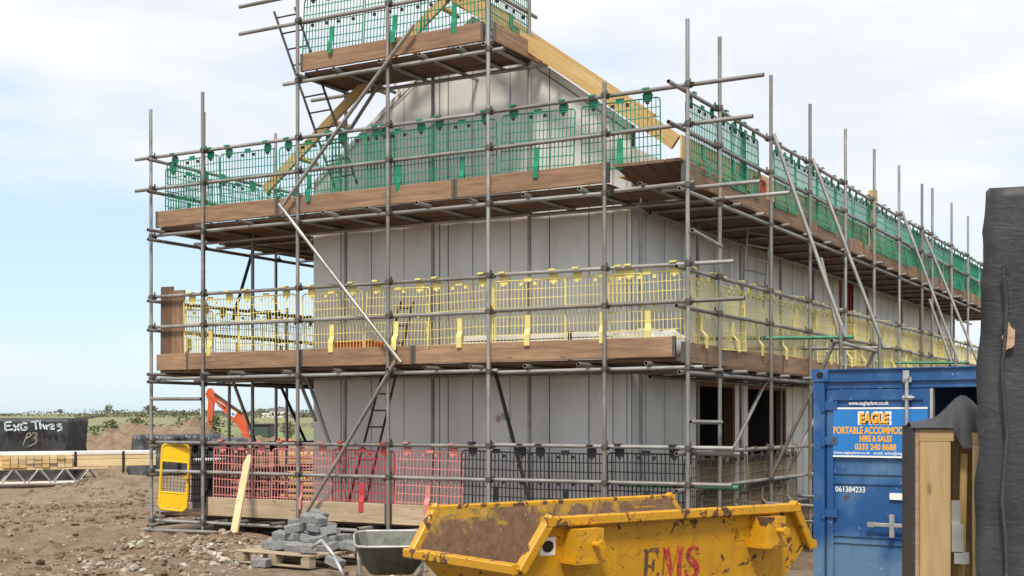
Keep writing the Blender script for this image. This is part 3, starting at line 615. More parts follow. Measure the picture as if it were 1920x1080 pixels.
# ================================================================== brick guards
GM = {}
def guard_parts(cname, wd=.96, ht=.80):
    if cname in GM: return GM[cname]
    if cname == 'orange': wd, ht = .5, .50
    m = 'guard_'+cname; fr = MB(); t = .011; zt_ = -.075; zb = zt_-ht+.06; h = wd/2
    r = .04
    pts_ = [(-h, zb), (-h, zt_-r), (-h+r*.3, zt_-r*.3), (-h+r, zt_), (h-r, zt_), (h-r*.3, zt_-r*.3), (h, zt_-r), (h, zb), (-h, zb)]
    for (x0, z0), (x1, z1) in zip(pts_, pts_[1:]): fr.tube((x0, 0, z0), (x1, 0, z1), .0085, m, 6)
    for x in ((-.33, -.09, .09, .33) if wd > .6 else (-.15, .15)):
        for z in (zt_-.045, zt_-ht*.44): fr.box((x-.018, -.010, z-.018), (x+.018, .014, z+.018), m if cname in ('yellow', 'red', 'pink') else 'guard_black')
    wm = MB(); nv = 19; bw = .0032 if cname == 'yellow' else .0044 if cname in ('red', 'pink') else .0054 if cname == 'black' else .0042
    for i in range(1, nv): x = -h+wd*i/nv; wm.box((x-bw, -bw*.9, zb), (x+bw, bw*.9, zt_), m)
    for j in range(1, 7): z = zb+(zt_-zb)*j/7; wm.box((-h, -bw*1.2, z-bw*1.1), (h, bw*.8, z+bw*1.1), m)
    hk = MB(); hk.prism([(-.05, -.115), (.05, -.115), (.062, -.035), (.04, .0), (.04, .03), (-.04, .03), (-.04, .0), (-.062, -.035)], -.036, -.029, m, Matrix(((1, 0, 0, 0), (0, 0, 1, 0), (0, 1, 0, 0), (0, 0, 0, 1)))); hk.box((-.04, -.036, .0265), (.04, .034, .0335), m); hk.box((-.04, .028, .012), (.04, .034, .0265), m)
    tab = MB(); tab.box((-.05, .006, zt_-.02), (.05, .014, zt_+.035), m)
    zs = zb+.03; st = MB(); st.box((-.035, .008, zs+.14), (.035, .018, zs+.30), m); st.add([(-.035, .008, zs+.14), (.035, .008, zs+.14), (.035, .018, zs+.14), (-.035, .018, zs+.14), (-.055, .066, zs+.07), (.015, .066, zs+.07), (.015, .076, zs+.07), (-.055, .076, zs+.07)], [(0,1,2,3), (4,7,6,5), (0,4,5,1), (1,5,6,2), (2,6,7,3), (3,7,4,0)], m); st.box((-.055, .066, zs-.06), (.015, .076, zs+.07), m)
    GM[cname] = [('frame', fr.mesh('guard_frame')), ('wire_mesh', wm.mesh('guard_mesh')), ('hook', hk.mesh('guard_hook')), ('top_tab', tab.mesh('guard_tab')), ('foot_strap', st.mesh('guard_strap'))]
    return GM[cname]
ORD = ['first', 'second', 'third', 'fourth', 'fifth', 'sixth', 'seventh', 'eighth', 'ninth', 'tenth', 'eleventh', 'twelfth', 'thirteenth', 'fourteenth', 'fifteenth', 'sixteenth', 'seventeenth', 'eighteenth', 'nineteenth', 'twentieth', 'twenty-first', 'twenty-second', 'twenty-third']
COLN = {'green': 'green', 'yellow': 'yellow', 'red': 'red', 'pink': 'pinkish red', 'black': 'black', 'brown': 'muddy brown', 'orange': 'orange'}
def guard(c, o, xdir, out, label, group, strap=True):
    M = frame(o, xdir, out)
    M = M @ Matrix.Rotation(jit(.03), 4, 'Y') @ Matrix.Rotation(jit(.05), 4, 'X') @ Matrix.Rotation(jit(.03), 4, 'Z') @ Matrix.Translation((0, -.028, jit(.006)))
    e_ = bpy.data.objects.new('brick_guard', None); e_.empty_display_size = .1; COL.objects.link(e_); e_.matrix_basis = M; WORLD[e_.name] = M; setp(e_, label, 'brick guard', group)
    for nm, me_ in guard_parts(c):
        for x in ((-.33, .33) if nm == 'hook' and c != 'orange' else (0,)):
            if nm == 'foot_strap' and not strap: continue
            q = bpy.data.objects.new(nm, me_); COL.objects.link(q); q.parent = e_; q.matrix_basis = Matrix.Translation((x, .028 if nm == 'hook' else 0, 0))
def gfront(c, px_list, z, label, group, rail_v=O):
    for i_, (x0, x1) in enumerate(px_list):
        lab_ = label.replace('#', ORD[len(px_list)-1-i_])
        d0 = pv(x0, 500, .08)[0]; d1 = pv(x1, 500, .08)[0]; dm = (d0+d1)/2
        guard(c, P(dm, rail_v, z), -EX, -NY, lab_, group, random.random() > .12)
gfront('green', ((312, 411), (415, 517), (531, 628), (628, 735), (690, 806), (808, 927), (944, 1077), (1092, 1236)), RAILS[2][0], 'green mesh brick guard before the gable on the second lift, # from the house corner', 'green guards on the gable side')
gfront('yellow', ((345, 446), (448, 552), (569, 677), (690, 806), (808, 916), (923, 1061), (1064, 1200), (1150, 1278)), RAILS[1][0], 'pale yellow brick guard before the gable on the first lift, # from the house corner', 'yellow guards on the gable side')
gfront('pink', ((402, 507), (513, 622)), RAILS[0][0], 'pinkish red ground level brick guard near the leaning plank, # from the ladder', 'pinkish red ground level guards')
gfront('red', ((626, 737),), RAILS[0][0], 'bright red mesh brick guard in front of the foot of the ladder', 'red ground level guards')
gfront('pink', ((748, 868),), RAILS[0][0], 'light pink brick guard between the red guard and the black guards', 'pink ground level guard')
gfront('black', ((871, 995), (997, 1126), (1145, 1281)), RAILS[0][0], 'black mesh brick guard behind the skip at ground level, # from the house corner', 'black ground level guards behind the skip')
for k in range(22):
    guard('green', P(W-O, 2.05 if k == 2 else .60+1.0*k+jit(.03), RAILS[2][0]-.055), -NY, EX, 'green brick guard on the second lift along the long side, %s from the house corner' % ORD[k], 'green guards on the long side')
guard('orange', P(W-O-.03, 2.70, RAILS[2][1]-.075), -NY, EX, 'orange mesh brick guard among the green ones on the second lift', None, False)
for k in range(21):
    guard('yellow', P(W-O, .58+1.0*k+jit(.05), RAILS[1][0]-.055), -NY, EX, 'pale yellow brick guard on first lift along the long side, %s from the house corner' % ORD[k], 'yellow guards on the long side')
for k in range(4): guard('brown', P(W-O, .62+1.02*k, RAILS[0][0]-.055), -NY, EX, 'muddy brown brick guard before the dark door openings, %s from the house corner' % ORD[k], 'muddy guards before the door openings')
for k in range(4): guard('green', P(O, .66+1.02*k, RAILS[2][0]-.055), NY, -EX, 'green brick guard on the open end return of the second lift, %s from the gable' % ORD[k], 'green guards on the left return')
for k in range(4): guard('yellow', P(O, .66+1.02*k, RAILS[1][0]-.055), NY, -EX, 'pale yellow brick guard on the return above the excavator, %s from the upright boards' % ORD[k], 'yellow guards on the left return')
for k in range(2): guard('black', P(O, 1.1+1.02*k, RAILS[0][0]-.055), NY, -EX, 'black mesh brick guard behind the yellow gate, %s from the gate' % ORD[k], 'black guards behind the yellow gate')
for k, d_ in enumerate((3.10, 4.08, 4.9)): guard('green', P(d_, O, RAILS[3][0]), -EX, -NY, 'green mesh brick guard on the front of the top platform, %s from the ladder' % ORD[k], 'green guards on the top platform')
guard('green', P(5.40, .62, RAILS[3][0]-.05), -NY, EX, 'green mesh brick guard on the short side of the top platform', None)

# ================================================================== ladders
def ladder(b0, t0, b1, t1, label, rungs, m='dark_steel', r=.016):
    """two stiles b0-t0 and b1-t1"""
    t = thing('ladder', (Vector(b0)+Vector(b1))/2, label, 'ladder')
    for a_, c_ in ((b0, t0), (b1, t1)): tube('stile', a_, c_, t, r=r, m=m)
    for k in range(rungs):
        f = (k+.6)/rungs; tube('rung', Vector(b0).lerp(Vector(t0), f), Vector(b1).lerp(Vector(t1), f), t, r=.011, m=m)
def lp(px, py, v_): d_, z_ = pv(px, py, v_); return P(d_, v_, z_)
def lq(px, py, d_): v_, z_ = pd(px, py, d_); return P(d_, v_, z_)
ladder(lp(628, 352, .45), lp(514, 22, .28), lp(670, 345, .45), lp(553, 14, .28), 'slim steel ladder leaning up past the top platform', 11)
ladder(lp(654, 940, .75), lp(752, 565, .40), lp(686, 940, .75), lp(775, 565, .40), 'steel ladder rising behind the red guards to the first lift', 12)
ladder(lq(1391, 566, 7.28), lq(1404, 402, 7.36), lq(1431, 578, 7.45), lq(1446, 408, 7.5), 'steel ladder under the second lift beside the long wall', 7, 'galvanised_steel')

# ================================================================== things on the first lift deck
def sheet_roll(name, p0, p1, r, label, cat, m, seed, squash=.6, parts=None, group=None):
    p0 = Vector(p0); p1 = Vector(p1); ax = (p1-p0); Ln = ax.length; n, k = 26, 14; b = MB(); vs_ = []
    for i in range(n+1):
        for j in range(k):
            th = 2*math.pi*j/k; q = 1+.55*float(fbm(np.array([i*.35+seed]), np.array([j*.45 if j < k/2 else (k-j)*.45]), 3)[0]); q *= min(1, .35+3.5*min(i/n, 1-i/n))
            vs_.append((Ln*i/n, r*q*math.cos(th), max(0, r*squash*(1+q*math.sin(th)))))
    b.add(vs_, [(i*k+j, i*k+(j+1) % k, (i+1)*k+(j+1) % k, (i+1)*k+j)[::-1] for i in range(n) for j in range(k)]+[tuple(range(k)), tuple(range((n+1)*k-1, n*k-1, -1))], m)
    return put(name, b.mesh(name, True), None, frame(p0, ax, UP.cross(ax)), label=label, cat=cat, group=group)
zd = LED[1]+.114
for lab, da, db, v_, n_ in (('long bundle of white wrapped lengths lying behind the yellow guards', 4.7, 7.1, .62, 5), ('short bundle of white wrapped lengths beside the ladder head', 4.0, 5.4, .95, 3)):
    t = thing('wrapped_bundle', P((da+db)/2, v_, zd), lab, 'bundle')
    for r in range(n_):
        for c_ in range(3):
            z = zd+r*.072; a0, a1 = da+jit(.18), db+jit(.2)
            board('wrapped_length', P(a0, v_+c_*.125+jit(.015), z+.001+abs(jit(.006))), P(a1, v_+c_*.125+jit(.02), z+.004+abs(jit(.012))), NY, .115, .06, t, 'white_plastic', False)
    put('tie', MB().box((-.02, -.012, 0), (.02, .37, n_*.072+.012), 'rubber').mesh('tie'), t, frame(P((da+db)/2+.3, v_, zd), EX, NY))
sheet_roll('plastic_sheet_bundle', P(6.75, .42, zd), P(7.72, .70, zd), .17, 'short white plastic sheet bundle at the corner of the first lift', 'plastic sheet', 'white_plastic', 9, 1.0)
ob = thing('plastic_crate', P(3.25, .42, zd), 'orange plastic crate on the first lift behind yellow guards', 'crate')
b = MB(); x0, x1, y0, y1, h = -.30, .30, -.15, .15, .30
for a0, a1, c0, c1 in ((x0, x1, y0, y0+.02), (x0, x1, y1-.02, y1), (x0, x0+.02, y0+.02, y1-.02), (x1-.02, x1, y0+.02, y1-.02)): b.box((a0, c0, 0), (a1, c1, h), 'guard_orange')
b.box((x0+.02, y0+.02, 0), (x1-.02, y1-.02, .015), 'guard_orange'); put('body', b.mesh('crate'), ob, frame(P(3.25, .42, zd), EX, NY))
rim = MB(); rim.box((x0-.02, y0-.02, h), (x1+.02, y0+.015, h+.03), 'guard_orange').box((x0-.02, y1-.015, h), (x1+.02, y1+.02, h+.03), 'guard_orange'); put('rim', rim.mesh('rim'), ob, frame(P(3.25, .42, zd), EX, NY))

# ================================================================== yellow gate
gt = thing('yellow_gate', P(.45, .10, .42), 'bright yellow scaffold gate with solid ends and a mesh middle', 'gate')
(dA, zA), (dB, zB) = pv(306, 953, .1), pv(357, 832, .1)
gw, gh_ = .42, zB-zA
Mg = frame(P(dA, .02, zA), EX*1.0+NY*.25, NY) @ Matrix.Rotation(R(3.6), 4, 'Y')
b = MB()
def rrect(w, h, r): return [(r, 0), (w-r, 0), (w, r), (w, h-r), (w-r, h), (r, h), (0, h-r), (0, r)]
pts_ = rrect(gw, gh_, .05)
for (xa, za), (xb, zb2) in zip(pts_, pts_[1:]+pts_[:1]): b.tube((xa, 0, za), (xb, 0, zb2), .019, 'gate_yellow', 8)
b.tube((0, 0, gh_*.26), (gw, 0, gh_*.26), .014, 'gate_yellow'); b.tube((0, 0, gh_*.74), (gw, 0, gh_*.74), .014, 'gate_yellow'); put('frame', b.mesh('gate_frame'), gt, Mg)
for z0, z1 in ((.03, gh_*.255), (gh_*.745, gh_-.03)): put('sheet_panel', MB().box((.012, -.006, z0), (gw-.012, .004, z1), 'gate_yellow').mesh('sheet'), gt, Mg)
b = MB()
for i in range(1, 8): b.box((gw*i/8-.002, -.002, gh_*.26), (gw*i/8+.002, .002, gh_*.74), 'dark_steel')
for j in range(1, 9): z_ = gh_*(.26+.48*j/9); b.box((0, -.0028, z_-.002), (gw, .0012, z_+.002), 'dark_steel')
put('wire_mesh', b.mesh('gate_mesh'), gt, Mg)
put('latch', MB().tube((gw-.01, -.05, gh_*.52), (gw+.05, -.05, gh_*.52), .02, 'gate_yellow').box((gw-.03, -.045, gh_*.49), (gw+.02, -.02, gh_*.55), 'gate_yellow').mesh('latch'), gt, Mg)

# ================================================================== leaning plank
gp = Vector((-3.52, 16.05, 0)); gp.z = gh(gp.x, gp.y)-.01; d_, z_ = pv(459, 854, -.02); tp = P(d_, -.02, z_)
b = MB(); Ln = (tp-gp).length; b.add([(0, 0, 0), (Ln-.12, 0, 0), (Ln, .045, 0), (Ln-.02, .09, 0), (Ln-.12, .1, 0), (0, .1, 0)]+[(0, 0, .03), (Ln-.12, 0, .03), (Ln, .045, .03), (Ln-.02, .09, .03), (Ln-.12, .1, .03), (0, .1, .03)], [(5,4,3,2,1,0), (6,7,8,9,10,11)]+[(i, (i+1) % 6, (i+1) % 6+6, i+6) for i in range(6)], 'pale_timber')
put('leaning_plank', b.mesh('plank'), None, frame(gp, tp-gp, EX), label='pale pointed timber plank leaning on the scaffold rail above the rubble', cat='plank')

# ================================================================== pallet and grey blocks
pA = Vector((-3.0, 13.98, 0)); pX = Vector((.825, -.565, 0)); pY = Vector((.565, .825, 0)); PW, PD = 1.08, .95
zp = max(gh(*(pA+pX*i*PW/4+pY*j*PD/4).xy) for i in range(5) for j in range(5))-.012
MP = frame((pA.x, pA.y, zp), pX, pY)
pal = thing('pallet', (pA.x, pA.y, zp), 'weathered timber pallet under the pile of grey blocks', 'pallet')
for k, y in enumerate((0, .40, .85)):
    put('bottom_board', MB().bbox((0, y, 0), (PW, y+.1, .02), 'grey_pallet').mesh('b'), pal, MP)
    for x in (0, PW/2-.06, PW-.12): put('spacer_block', MB().box((x, y+.002, .021), (x+.12, y+.098, .099), 'grey_pallet').mesh('s'), pal, MP)
for x in (0, PW/2-.05, PW-.1): put('stringer', MB().box((x, 0, .10), (x+.1, PD, .118), 'grey_pallet').mesh('st'), pal, MP)
for k in range(7): put('top_board', MB().bbox((-.01, k*.142, .119), (PW+.01, k*.142+.098, .138), 'grey_pallet').mesh('t'), pal, MP)
def block_mesh(a_, b_, c_):
    m = MB(); q = .008
    vs_ = []
    for z, i in ((0, q), (q, 0), (c_-q, 0), (c_, q)):
        for sx, sy in ((-1, -1), (1, -1), (1, 1), (-1, 1)): vs_.append((sx*(a_/2-i)+jit(.003), sy*(b_/2-i)+jit(.003), z))
    m.add(vs_, [(k*4+i, k*4+(i+1) % 4, k*4+4+(i+1) % 4, k*4+4+i) for k in range(3) for i in range(4)]+[(3,2,1,0), (12,13,14,15)], 'block_grey'); return m.mesh('block')
BM = [block_mesh(.175, .13, .09) for _ in range(4)]+[block_mesh(.185, .10, .062) for _ in range(3)]
cells = {}
hts = [[1, 3, 5, 3, 2, 1], [2, 4, 5, 4, 3, 1], [1, 2, 3, 2, 2, 1], [0, 1, 1, 1, 1, 0]]     # back row first
for r, row in enumerate(hts):
    for c_, n in enumerate(row):
        z = .139
        for k in range(n):
            me_ = random.choice(BM[:4]) if random.random() < .75 else random.choice(BM[4:])
            hh = .09 if me_ in BM[:4] else .062; x = .12+c_*.168+jit(.02); y = .82-r*.19+jit(.03)
            M = MP @ Matrix.Translation((x, y, z)) @ Matrix.Rotation(jit(.3)+(jit(.9) if k and random.random() < .45 else 0), 4, 'Z') @ Matrix.Rotation(jit(.22) if k == n-1 else jit(.05), 4, 'X') @ Matrix.Rotation(jit(.25) if k == n-1 else jit(.05), 4, 'Y')
            lab = 'rough grey concrete block on top of the pile on the pallet' if k == n-1 else 'rough grey concrete block in the lower layers of the pallet pile'
            put('concrete_block', me_, None, M, label=lab, cat='block', group='blocks on top of the pallet pile' if k == n-1 else 'blocks low in the pallet pile'); z += hh+.001
# blocks that slid and lean on the right of the pile
for k, (x, y, ry, rz) in enumerate(((1.17, .55, .55, .2), (1.22, .80, .75, -.3), (.95, .12, .25, .7), (1.20, .25, .95, .1), (.5, -.12, .12, .3))):
    onp = x < 1.2 and y > 0
    g_ = MP @ Vector((x, y, 0)); zz = .142 if onp else gh(g_.x, g_.y)-zp+.01
    put('concrete_block', BM[k % 4], None, MP @ Matrix.Translation((x, y, zz+.03*ry)) @ Matrix.Rotation(rz, 4, 'Z') @ Matrix.Rotation(ry*.35, 4, 'Y'), label='tilted grey concrete block slid to the edge of the pallet', cat='block', group='tilted blocks at the pallet edge')

# ================================================================== wheelbarrow
wb0 = Vector((-1.03, 11.0, 0)); wb0.z = gh(wb0.x, wb0.y)
wbt = thing('wheelbarrow', wb0, 'grey steel wheelbarrow standing between the skip and the blocks', 'wheelbarrow')
MW = Matrix.Translation(wb0) @ Matrix.Rotation(R(-84), 4, 'Z')          # x points to the wheel
rows = [(.36, [(-.33, -.20), (.26, -.18), (.26, .18), (-.33, .20)]), (.46, [(-.40, -.27), (.36, -.25), (.36, .25), (-.40, .27)]), (.62, [(-.47, -.33), (.50, -.30), (.50, .30), (-.47, .33)])]
def ring(pl, z, n=6):
    o = []
    for (xa, ya), (xb, yb) in zip(pl, pl[1:]+pl[:1]):
        for i in range(n): t = i/n; o.append((xa+(xb-xa)*t, ya+(yb-ya)*t))
    c = Vector((sum(p[0] for p in pl)/4, sum(p[1] for p in pl)/4)); res = []
    N = len(o)
    for i in range(N):
        a_ = Vector(o[i-1]); b_ = Vector(o[i]); c_ = Vector(o[(i+1) % N]); q = (a_+2*b_+c_)/4; res.append((q.x, q.y, z+(.05*max(0, -q.x)/.5 if z > .5 else 0)))
    return res
b = MB(); rs = [ring(pl, z) for z, pl in rows]; N = len(rs[0]); inner = [[(x*.985, y*.985, z+.004) for x, y, z in r_] for r_ in rs]
allr = rs+inner[::-1]; b.add([p for r_ in allr for p in r_], [(k*N+i, k*N+(i+1) % N, (k+1)*N+(i+1) % N, (k+1)*N+i) for k in range(len(allr)-1) for i in range(N)]+[tuple(range(N-1, -1, -1)), tuple(range(5*N, 6*N))], 'barrow_steel')
tray = put('tray', b.mesh('tray', False), wbt, MW)
b = MB(); b.path([*rs[2], rs[2][0]], .011, 'bright_steel', 6); put('rim', b.mesh('rim'), tray, MW)
for s_ in (-1, 1):
    b = MB(); b.path([(.62, s_*.06, .2), (.25, s_*.17, .285), (-.40, s_*.27, .30), (-.62, s_*.29, .42), (-.86, s_*.29, .50)], .016, 'galvanised_steel', 8); put('handle_tube', b.mesh('handle'), wbt, MW)
    put('grip', MB().tube((-.86, s_*.29, .50), (-.99, s_*.29, .54), .02, 'rubber').mesh('grip'), wbt, MW)
    b = MB(); b.path([(-.05, s_*.23, .29), (-.16, s_*.25, .02), (-.38, s_*.25, .02), (-.42, s_*.265, .30)], .014, 'dark_steel', 8); put('leg', b.mesh('leg'), wbt, MW)
wh = put('wheel', MB().tube((.62, -.045, .19), (.62, .045, .19), .19, 'cream_wheel', 20).mesh('wheel'), wbt, MW)
b = MB(); nn = 20
for i in range(nn):
    t0, t1 = 2*math.pi*i/nn, 2*math.pi*(i+1)/nn; b.tube((.62+.165*math.cos(t0), 0, .19+.165*math.sin(t0)), (.62+.165*math.cos(t1), 0, .19+.165*math.sin(t1)), .052, 'cream_wheel', 8)
put('tyre', b.mesh('tyre'), wh, MW); put('axle', MB().tube((.62, -.09, .19), (.62, .09, .19), .012, 'dark_steel').mesh('axle'), wh, MW)

pp = [(-1.92, 12.35), (-1.80, 12.2), (-1.66, 12.0), (-1.55, 11.85)]; b = MB()
b.path([(x, y, gh(x, y)+.02+h_) for (x, y), h_ in zip(pp, (.30, .30, .22, .10))], .018, 'bright_steel', 8)
put('bent_pipe', b.mesh('pipe', True), None, label='bent grey pipe offcut leaning against the block pile beside the wheelbarrow', cat='pipe')
# ================================================================== yellow skip
sk0 = Vector((.233, 9.03, 0)); kx = Vector((.807, .59, 0)).normalized(); ky = Vector((-kx.y, kx.x, 0)); SKL, SKW, SKH = 2.56, 1.43, 1.15; zs = EYE-.70-SKH
skm = frame((sk0.x, sk0.y, zs), kx, ky)
skip = thing('skip', (sk0.x+kx.x*1.3+ky.x*.7, sk0.y+kx.y*1.3+ky.y*.7, zs), 'battered yellow steel skip with red lettering and a rusty inside', 'skip')
ee, lipz, bx, by_ = .22, .83, .58, .10       # end overhang, lip height, base inset along and across
def side_poly(y, off=0.):                      # outline of one long side
    return [(bx, y, 0), (SKL-bx, y, 0), (SKL+ee, y, lipz), (SKL, y, SKH), (0, y, SKH), (-ee, y, lipz)]
def skew(p):                                   # sides lean in towards the base
    x, y, z = p; t = 1-z/SKH; return (x, y+(by_*t if y < SKW/2 else -by_*t), z)
T = .012
o1 = [skew(p) for p in side_poly(0)]; o2 = [skew(p) for p in side_poly(SKW)]
i1 = [(x, y+T, max(z, T)) for x, y, z in o1]; i2 = [(x, y-T, max(z, T)) for x, y, z in o2]
def sheet(qo, qi, name):
    b = MB(); n = len(qo); b.add(qo, [tuple(range(n))], 'chipped_yellow_paint'); b.add(qi, [tuple(range(n-1, -1, -1))], 'rusty_skip_inside')
    k = len(b.v); b.add(qo+qi, [(i, i+n, (i+1) % n+n, (i+1) % n) for i in range(n)], 'chipped_yellow_paint'); return put(name, b.mesh(name), skip, skm)
sheet(o1, i1, 'side_panel'); sheet(o2[::-1], i2[::-1], 'side_panel')
sheet([o1[0], o1[5], o2[5], o2[0]], [(x+T, y, z+T) for x, y, z in (o1[0], o1[5], o2[5], o2[0])], 'end_panel')
sheet([o1[2], o1[1], o2[1], o2[2]], [(x-T, y, z+T) for x, y, z in (o1[2], o1[1], o2[1], o2[2])], 'end_panel')
sheet([o1[1], o1[0], o2[0], o2[1]], [(x, y, z+T) for x, y, z in (o1[1], o1[0], o2[0], o2[1])], 'floor_panel')
# folded rim: square section swept over each edge
def rim_bar(p, q, w=.062, h=.062, out=None, name='rim'):
    p = Vector(p); q = Vector(q); M = frame(p, q-p, out); b = MB(); Ln = (q-p).length; b.bbox((-.03, -.014, -h), (Ln+.03, w, .012), 'scraped_rim_paint', b=.01); put(name, b.mesh('rim'), skip, skm @ M)
oA, oB = (0, -1, 0), (0, 1, 0)
def rimloop(o, out):
    pts_ = [Vector(o[5]), Vector(o[4]), Vector(o[3]), Vector(o[2])]
    for a_, b_ in zip(pts_, pts_[1:]):
        if out[1] < 0: rim_bar(b_, a_, out=out)
        else: rim_bar(a_, b_, out=out)
rimloop(o1, oA); rimloop(o2, oB)
rim_bar(o1[5], o2[5], .075, .06, (-1, 0, 0)); rim_bar(o2[2], o1[2], .075, .06, (1, 0, 0))
for yy, s_ in ((0, -1), (SKW, 1)):
    for x in (.30, SKL-.36):
        y0, y1 = (yy-.14, yy+.02) if s_ < 0 else (yy-.02, yy+.14)
        lug = put('lifting_lug', MB().box((x-.12, y0, SKH-.30), (x+.12, y1, SKH-.08), 'chipped_yellow_paint').box((x-.15, y0-.02 if s_ < 0 else y0, SKH-.325), (x+.15, y1 if s_ < 0 else y1+.02, SKH-.301), 'chipped_yellow_paint').mesh('lug'), skip, skm)
        ya = y0 if s_ < 0 else y1
        put('lifting_pin', MB().tube((x+.03, ya, SKH-.19), (x+.03, ya+s_*.07, SKH-.19), .022, 'chipped_yellow_paint', 10).tube((x+.03, ya+s_*.07, SKH-.19), (x+.03, ya+s_*.095, SKH-.19), .036, 'chipped_yellow_paint', 8).mesh('pin'), lug, skm)
# lettering E M S on the near side, in slab serif strokes
sn = Vector((0, -SKH, -by_)).normalized()            # face normal in skip space, leaning
def face(x, z): t = 1-z/SKH; return Vector((x, by_*t, z))
def letter(polys, x0, z0, sc_, name='red_letter', m='worn_red_lettering', lift=.004):
    o = face(x0, z0); M = frame(o, (1, 0, 0), Vector((0, -by_, SKH))); b = MB()
    for p in polys: b.prism([(x*sc_, y*sc_) for x, y in p], .001, lift, m)
    put(name, b.mesh('letter'), skip, skm @ M)
E_ = [[(0, 0), (.22, 0), (.22, .08), (.17, .08), (.17, .92), (.22, .92), (.22, 1), (0, 1), (0, .92), (.04, .92), (.04, .08), (0, .08)], [(.22, 0), (.6, 0), (.64, .28), (.56, .28), (.48, .09), (.22, .08)], [(.22, .92), (.46, .91), (.53, .72), (.6, .72), (.58, 1), (.22, 1)], [(.17, .46), (.33, .46), (.37, .34), (.43, .34), (.43, .68), (.37, .68), (.33, .55), (.17, .55)]]
M_ = [[(0, 0), (.16, 0), (.16, .06), (.11, .08), (.11, .9), (.06, .9), (.06, .08), (0, .06)], [(.02, 1), (.26, 1), (.46, .34), (.40, .05)], [(.40, .05), (.46, .34), (.66, 1), (.60, .9)], [(.58, 1), (.86, 1), (.86, .94), (.80, .92), (.80, .08), (.86, .06), (.86, 0), (.56, 0), (.56, .06), (.63, .08), (.63, .92)]]
def stroke(pts_, w):
    out = []
    for (xa, ya, wa), (xb, yb, wb_) in zip(pts_, pts_[1:]):
        dx, dy = xb-xa, yb-ya; l_ = math.hypot(dx, dy); nx_, ny_ = -dy/l_, dx/l_; ex, ey = dx/l_*.01, dy/l_*.01
        out.append([(xa-nx_*wa*w-ex, ya-ny_*wa*w-ey), (xb-nx_*wb_*w+ex, yb-ny_*wb_*w+ey), (xb+nx_*wb_*w+ex, yb+ny_*wb_*w+ey), (xa+nx_*wa*w-ex, ya+ny_*wa*w-ey)])
    return out
S_ = stroke([(.56, .74, .5), (.50, .90, .5), (.34, .96, .5), (.16, .88, .8), (.11, .72, 1.1), (.22, .58, 1.3), (.42, .44, 1.4), (.54, .28, 1.2), (.48, .11, .8), (.30, .04, .5), (.12, .10, .5), (.06, .28, .5)], .085)
zl_ = SKH-.68
letter(E_, .95, .615, .262, m='rusted_lettering'); letter(M_, 1.135, .615, .262); letter(S_, 1.375, .615, .262)
letter([rrect(.14, .13, .01)], -.035, .885, 1, 'maker_label', 'white_paint', .003)
letter([[(.07+.05*math.cos(i*math.pi/8), .065+.042*math.sin(i*math.pi/8)) for i in range(16)]], -.035, .885, 1, 'maker_oval', 'letter_black', .006)
letter([[(.0, .0), (.07, .03), (.10, .17), (.02, .13)]], -.02, .50, 1, 'red_patch', 'guard_orange', .003)

# ================================================================== blue container
c0 = Vector((3.139, 13.4, 0)); cx = Vector((.81, -.586, 0)).normalized(); cy = Vector((-cx.y, cx.x, 0)); CW, CH, CD = 2.44, 2.56, 3.0; zc = 2.11-CH
CM = frame((c0.x, c0.y, zc), cx, cy)
con = thing('storage_container', (c0.x+cx.x*1.2, c0.y+cx.y*1.2, zc), 'blue steel storage container with a white and orange hire sign and open right door', 'container')
BL = 'blue_container_paint'
def cp(name, mb, parent=None): return put(name, mb.mesh(name), parent or con, CM)
for x in (0, CW-.12): cp('corner_post', MB().box((x, 0, .1), (x+.12, .12, CH-.12), BL))
for x in (0, CW-.12): cp('corner_post', MB().box((x, CD-.12, .1), (x+.12, CD, CH-.12), BL))
for x in (-.012, CW-.168):
    for z in (-.002, CH-.125):
        cc = cp('corner_casting', MB().box((x, -.012, z), (x+.18, .16, z+.13), BL)); cp('casting_hole_shade', MB().tube((x+.09, -.016, z+.065), (x+.09, -.0125, z+.065), .036, 'hollow_shade', 12), cc)  # dark disc on the solid casting paints the shade of its hole
cp('top_rail', MB().box((.17, .005, CH-.13), (CW-.17, .10, CH-.01), BL).box((.17, -.02, CH-.012), (CW-.17, .12, CH), BL).box((.12, .03, CH-.20), (CW-.12, .12, CH-.131), BL))
cp('sill', MB().box((.17, .0, 0), (CW-.17, .12, .13), BL)); cp('roof', MB().box((.005, .121, CH-.05), (CW-.005, CD-.005, CH-.015), BL)); cp('floor', MB().box((.02, .125, .10), (CW-.02, CD-.02, .14), 'old_board'))
for s_, x in ((0, 0.0), (1, CW-.04)):
    b = MB(); n = 14; xs = x
    for k in range(n):
        y0, y1 = .125+(CD-.25)*k/n, .125+(CD-.25)*(k+1)/n; o = .028 if k % 2 else 0
        b.box((xs+.004+(o if s_ == 0 else 0), y0, .14), (xs+.012+(o if s_ == 0 else 0)+(.0 if s_ == 0 else o), y1+.004, CH-.05), BL)
    cp('side_wall', b)
cp('back_wall', MB().box((.12, CD-.06, .14), (CW-.12, CD-.03, CH-.06), BL))
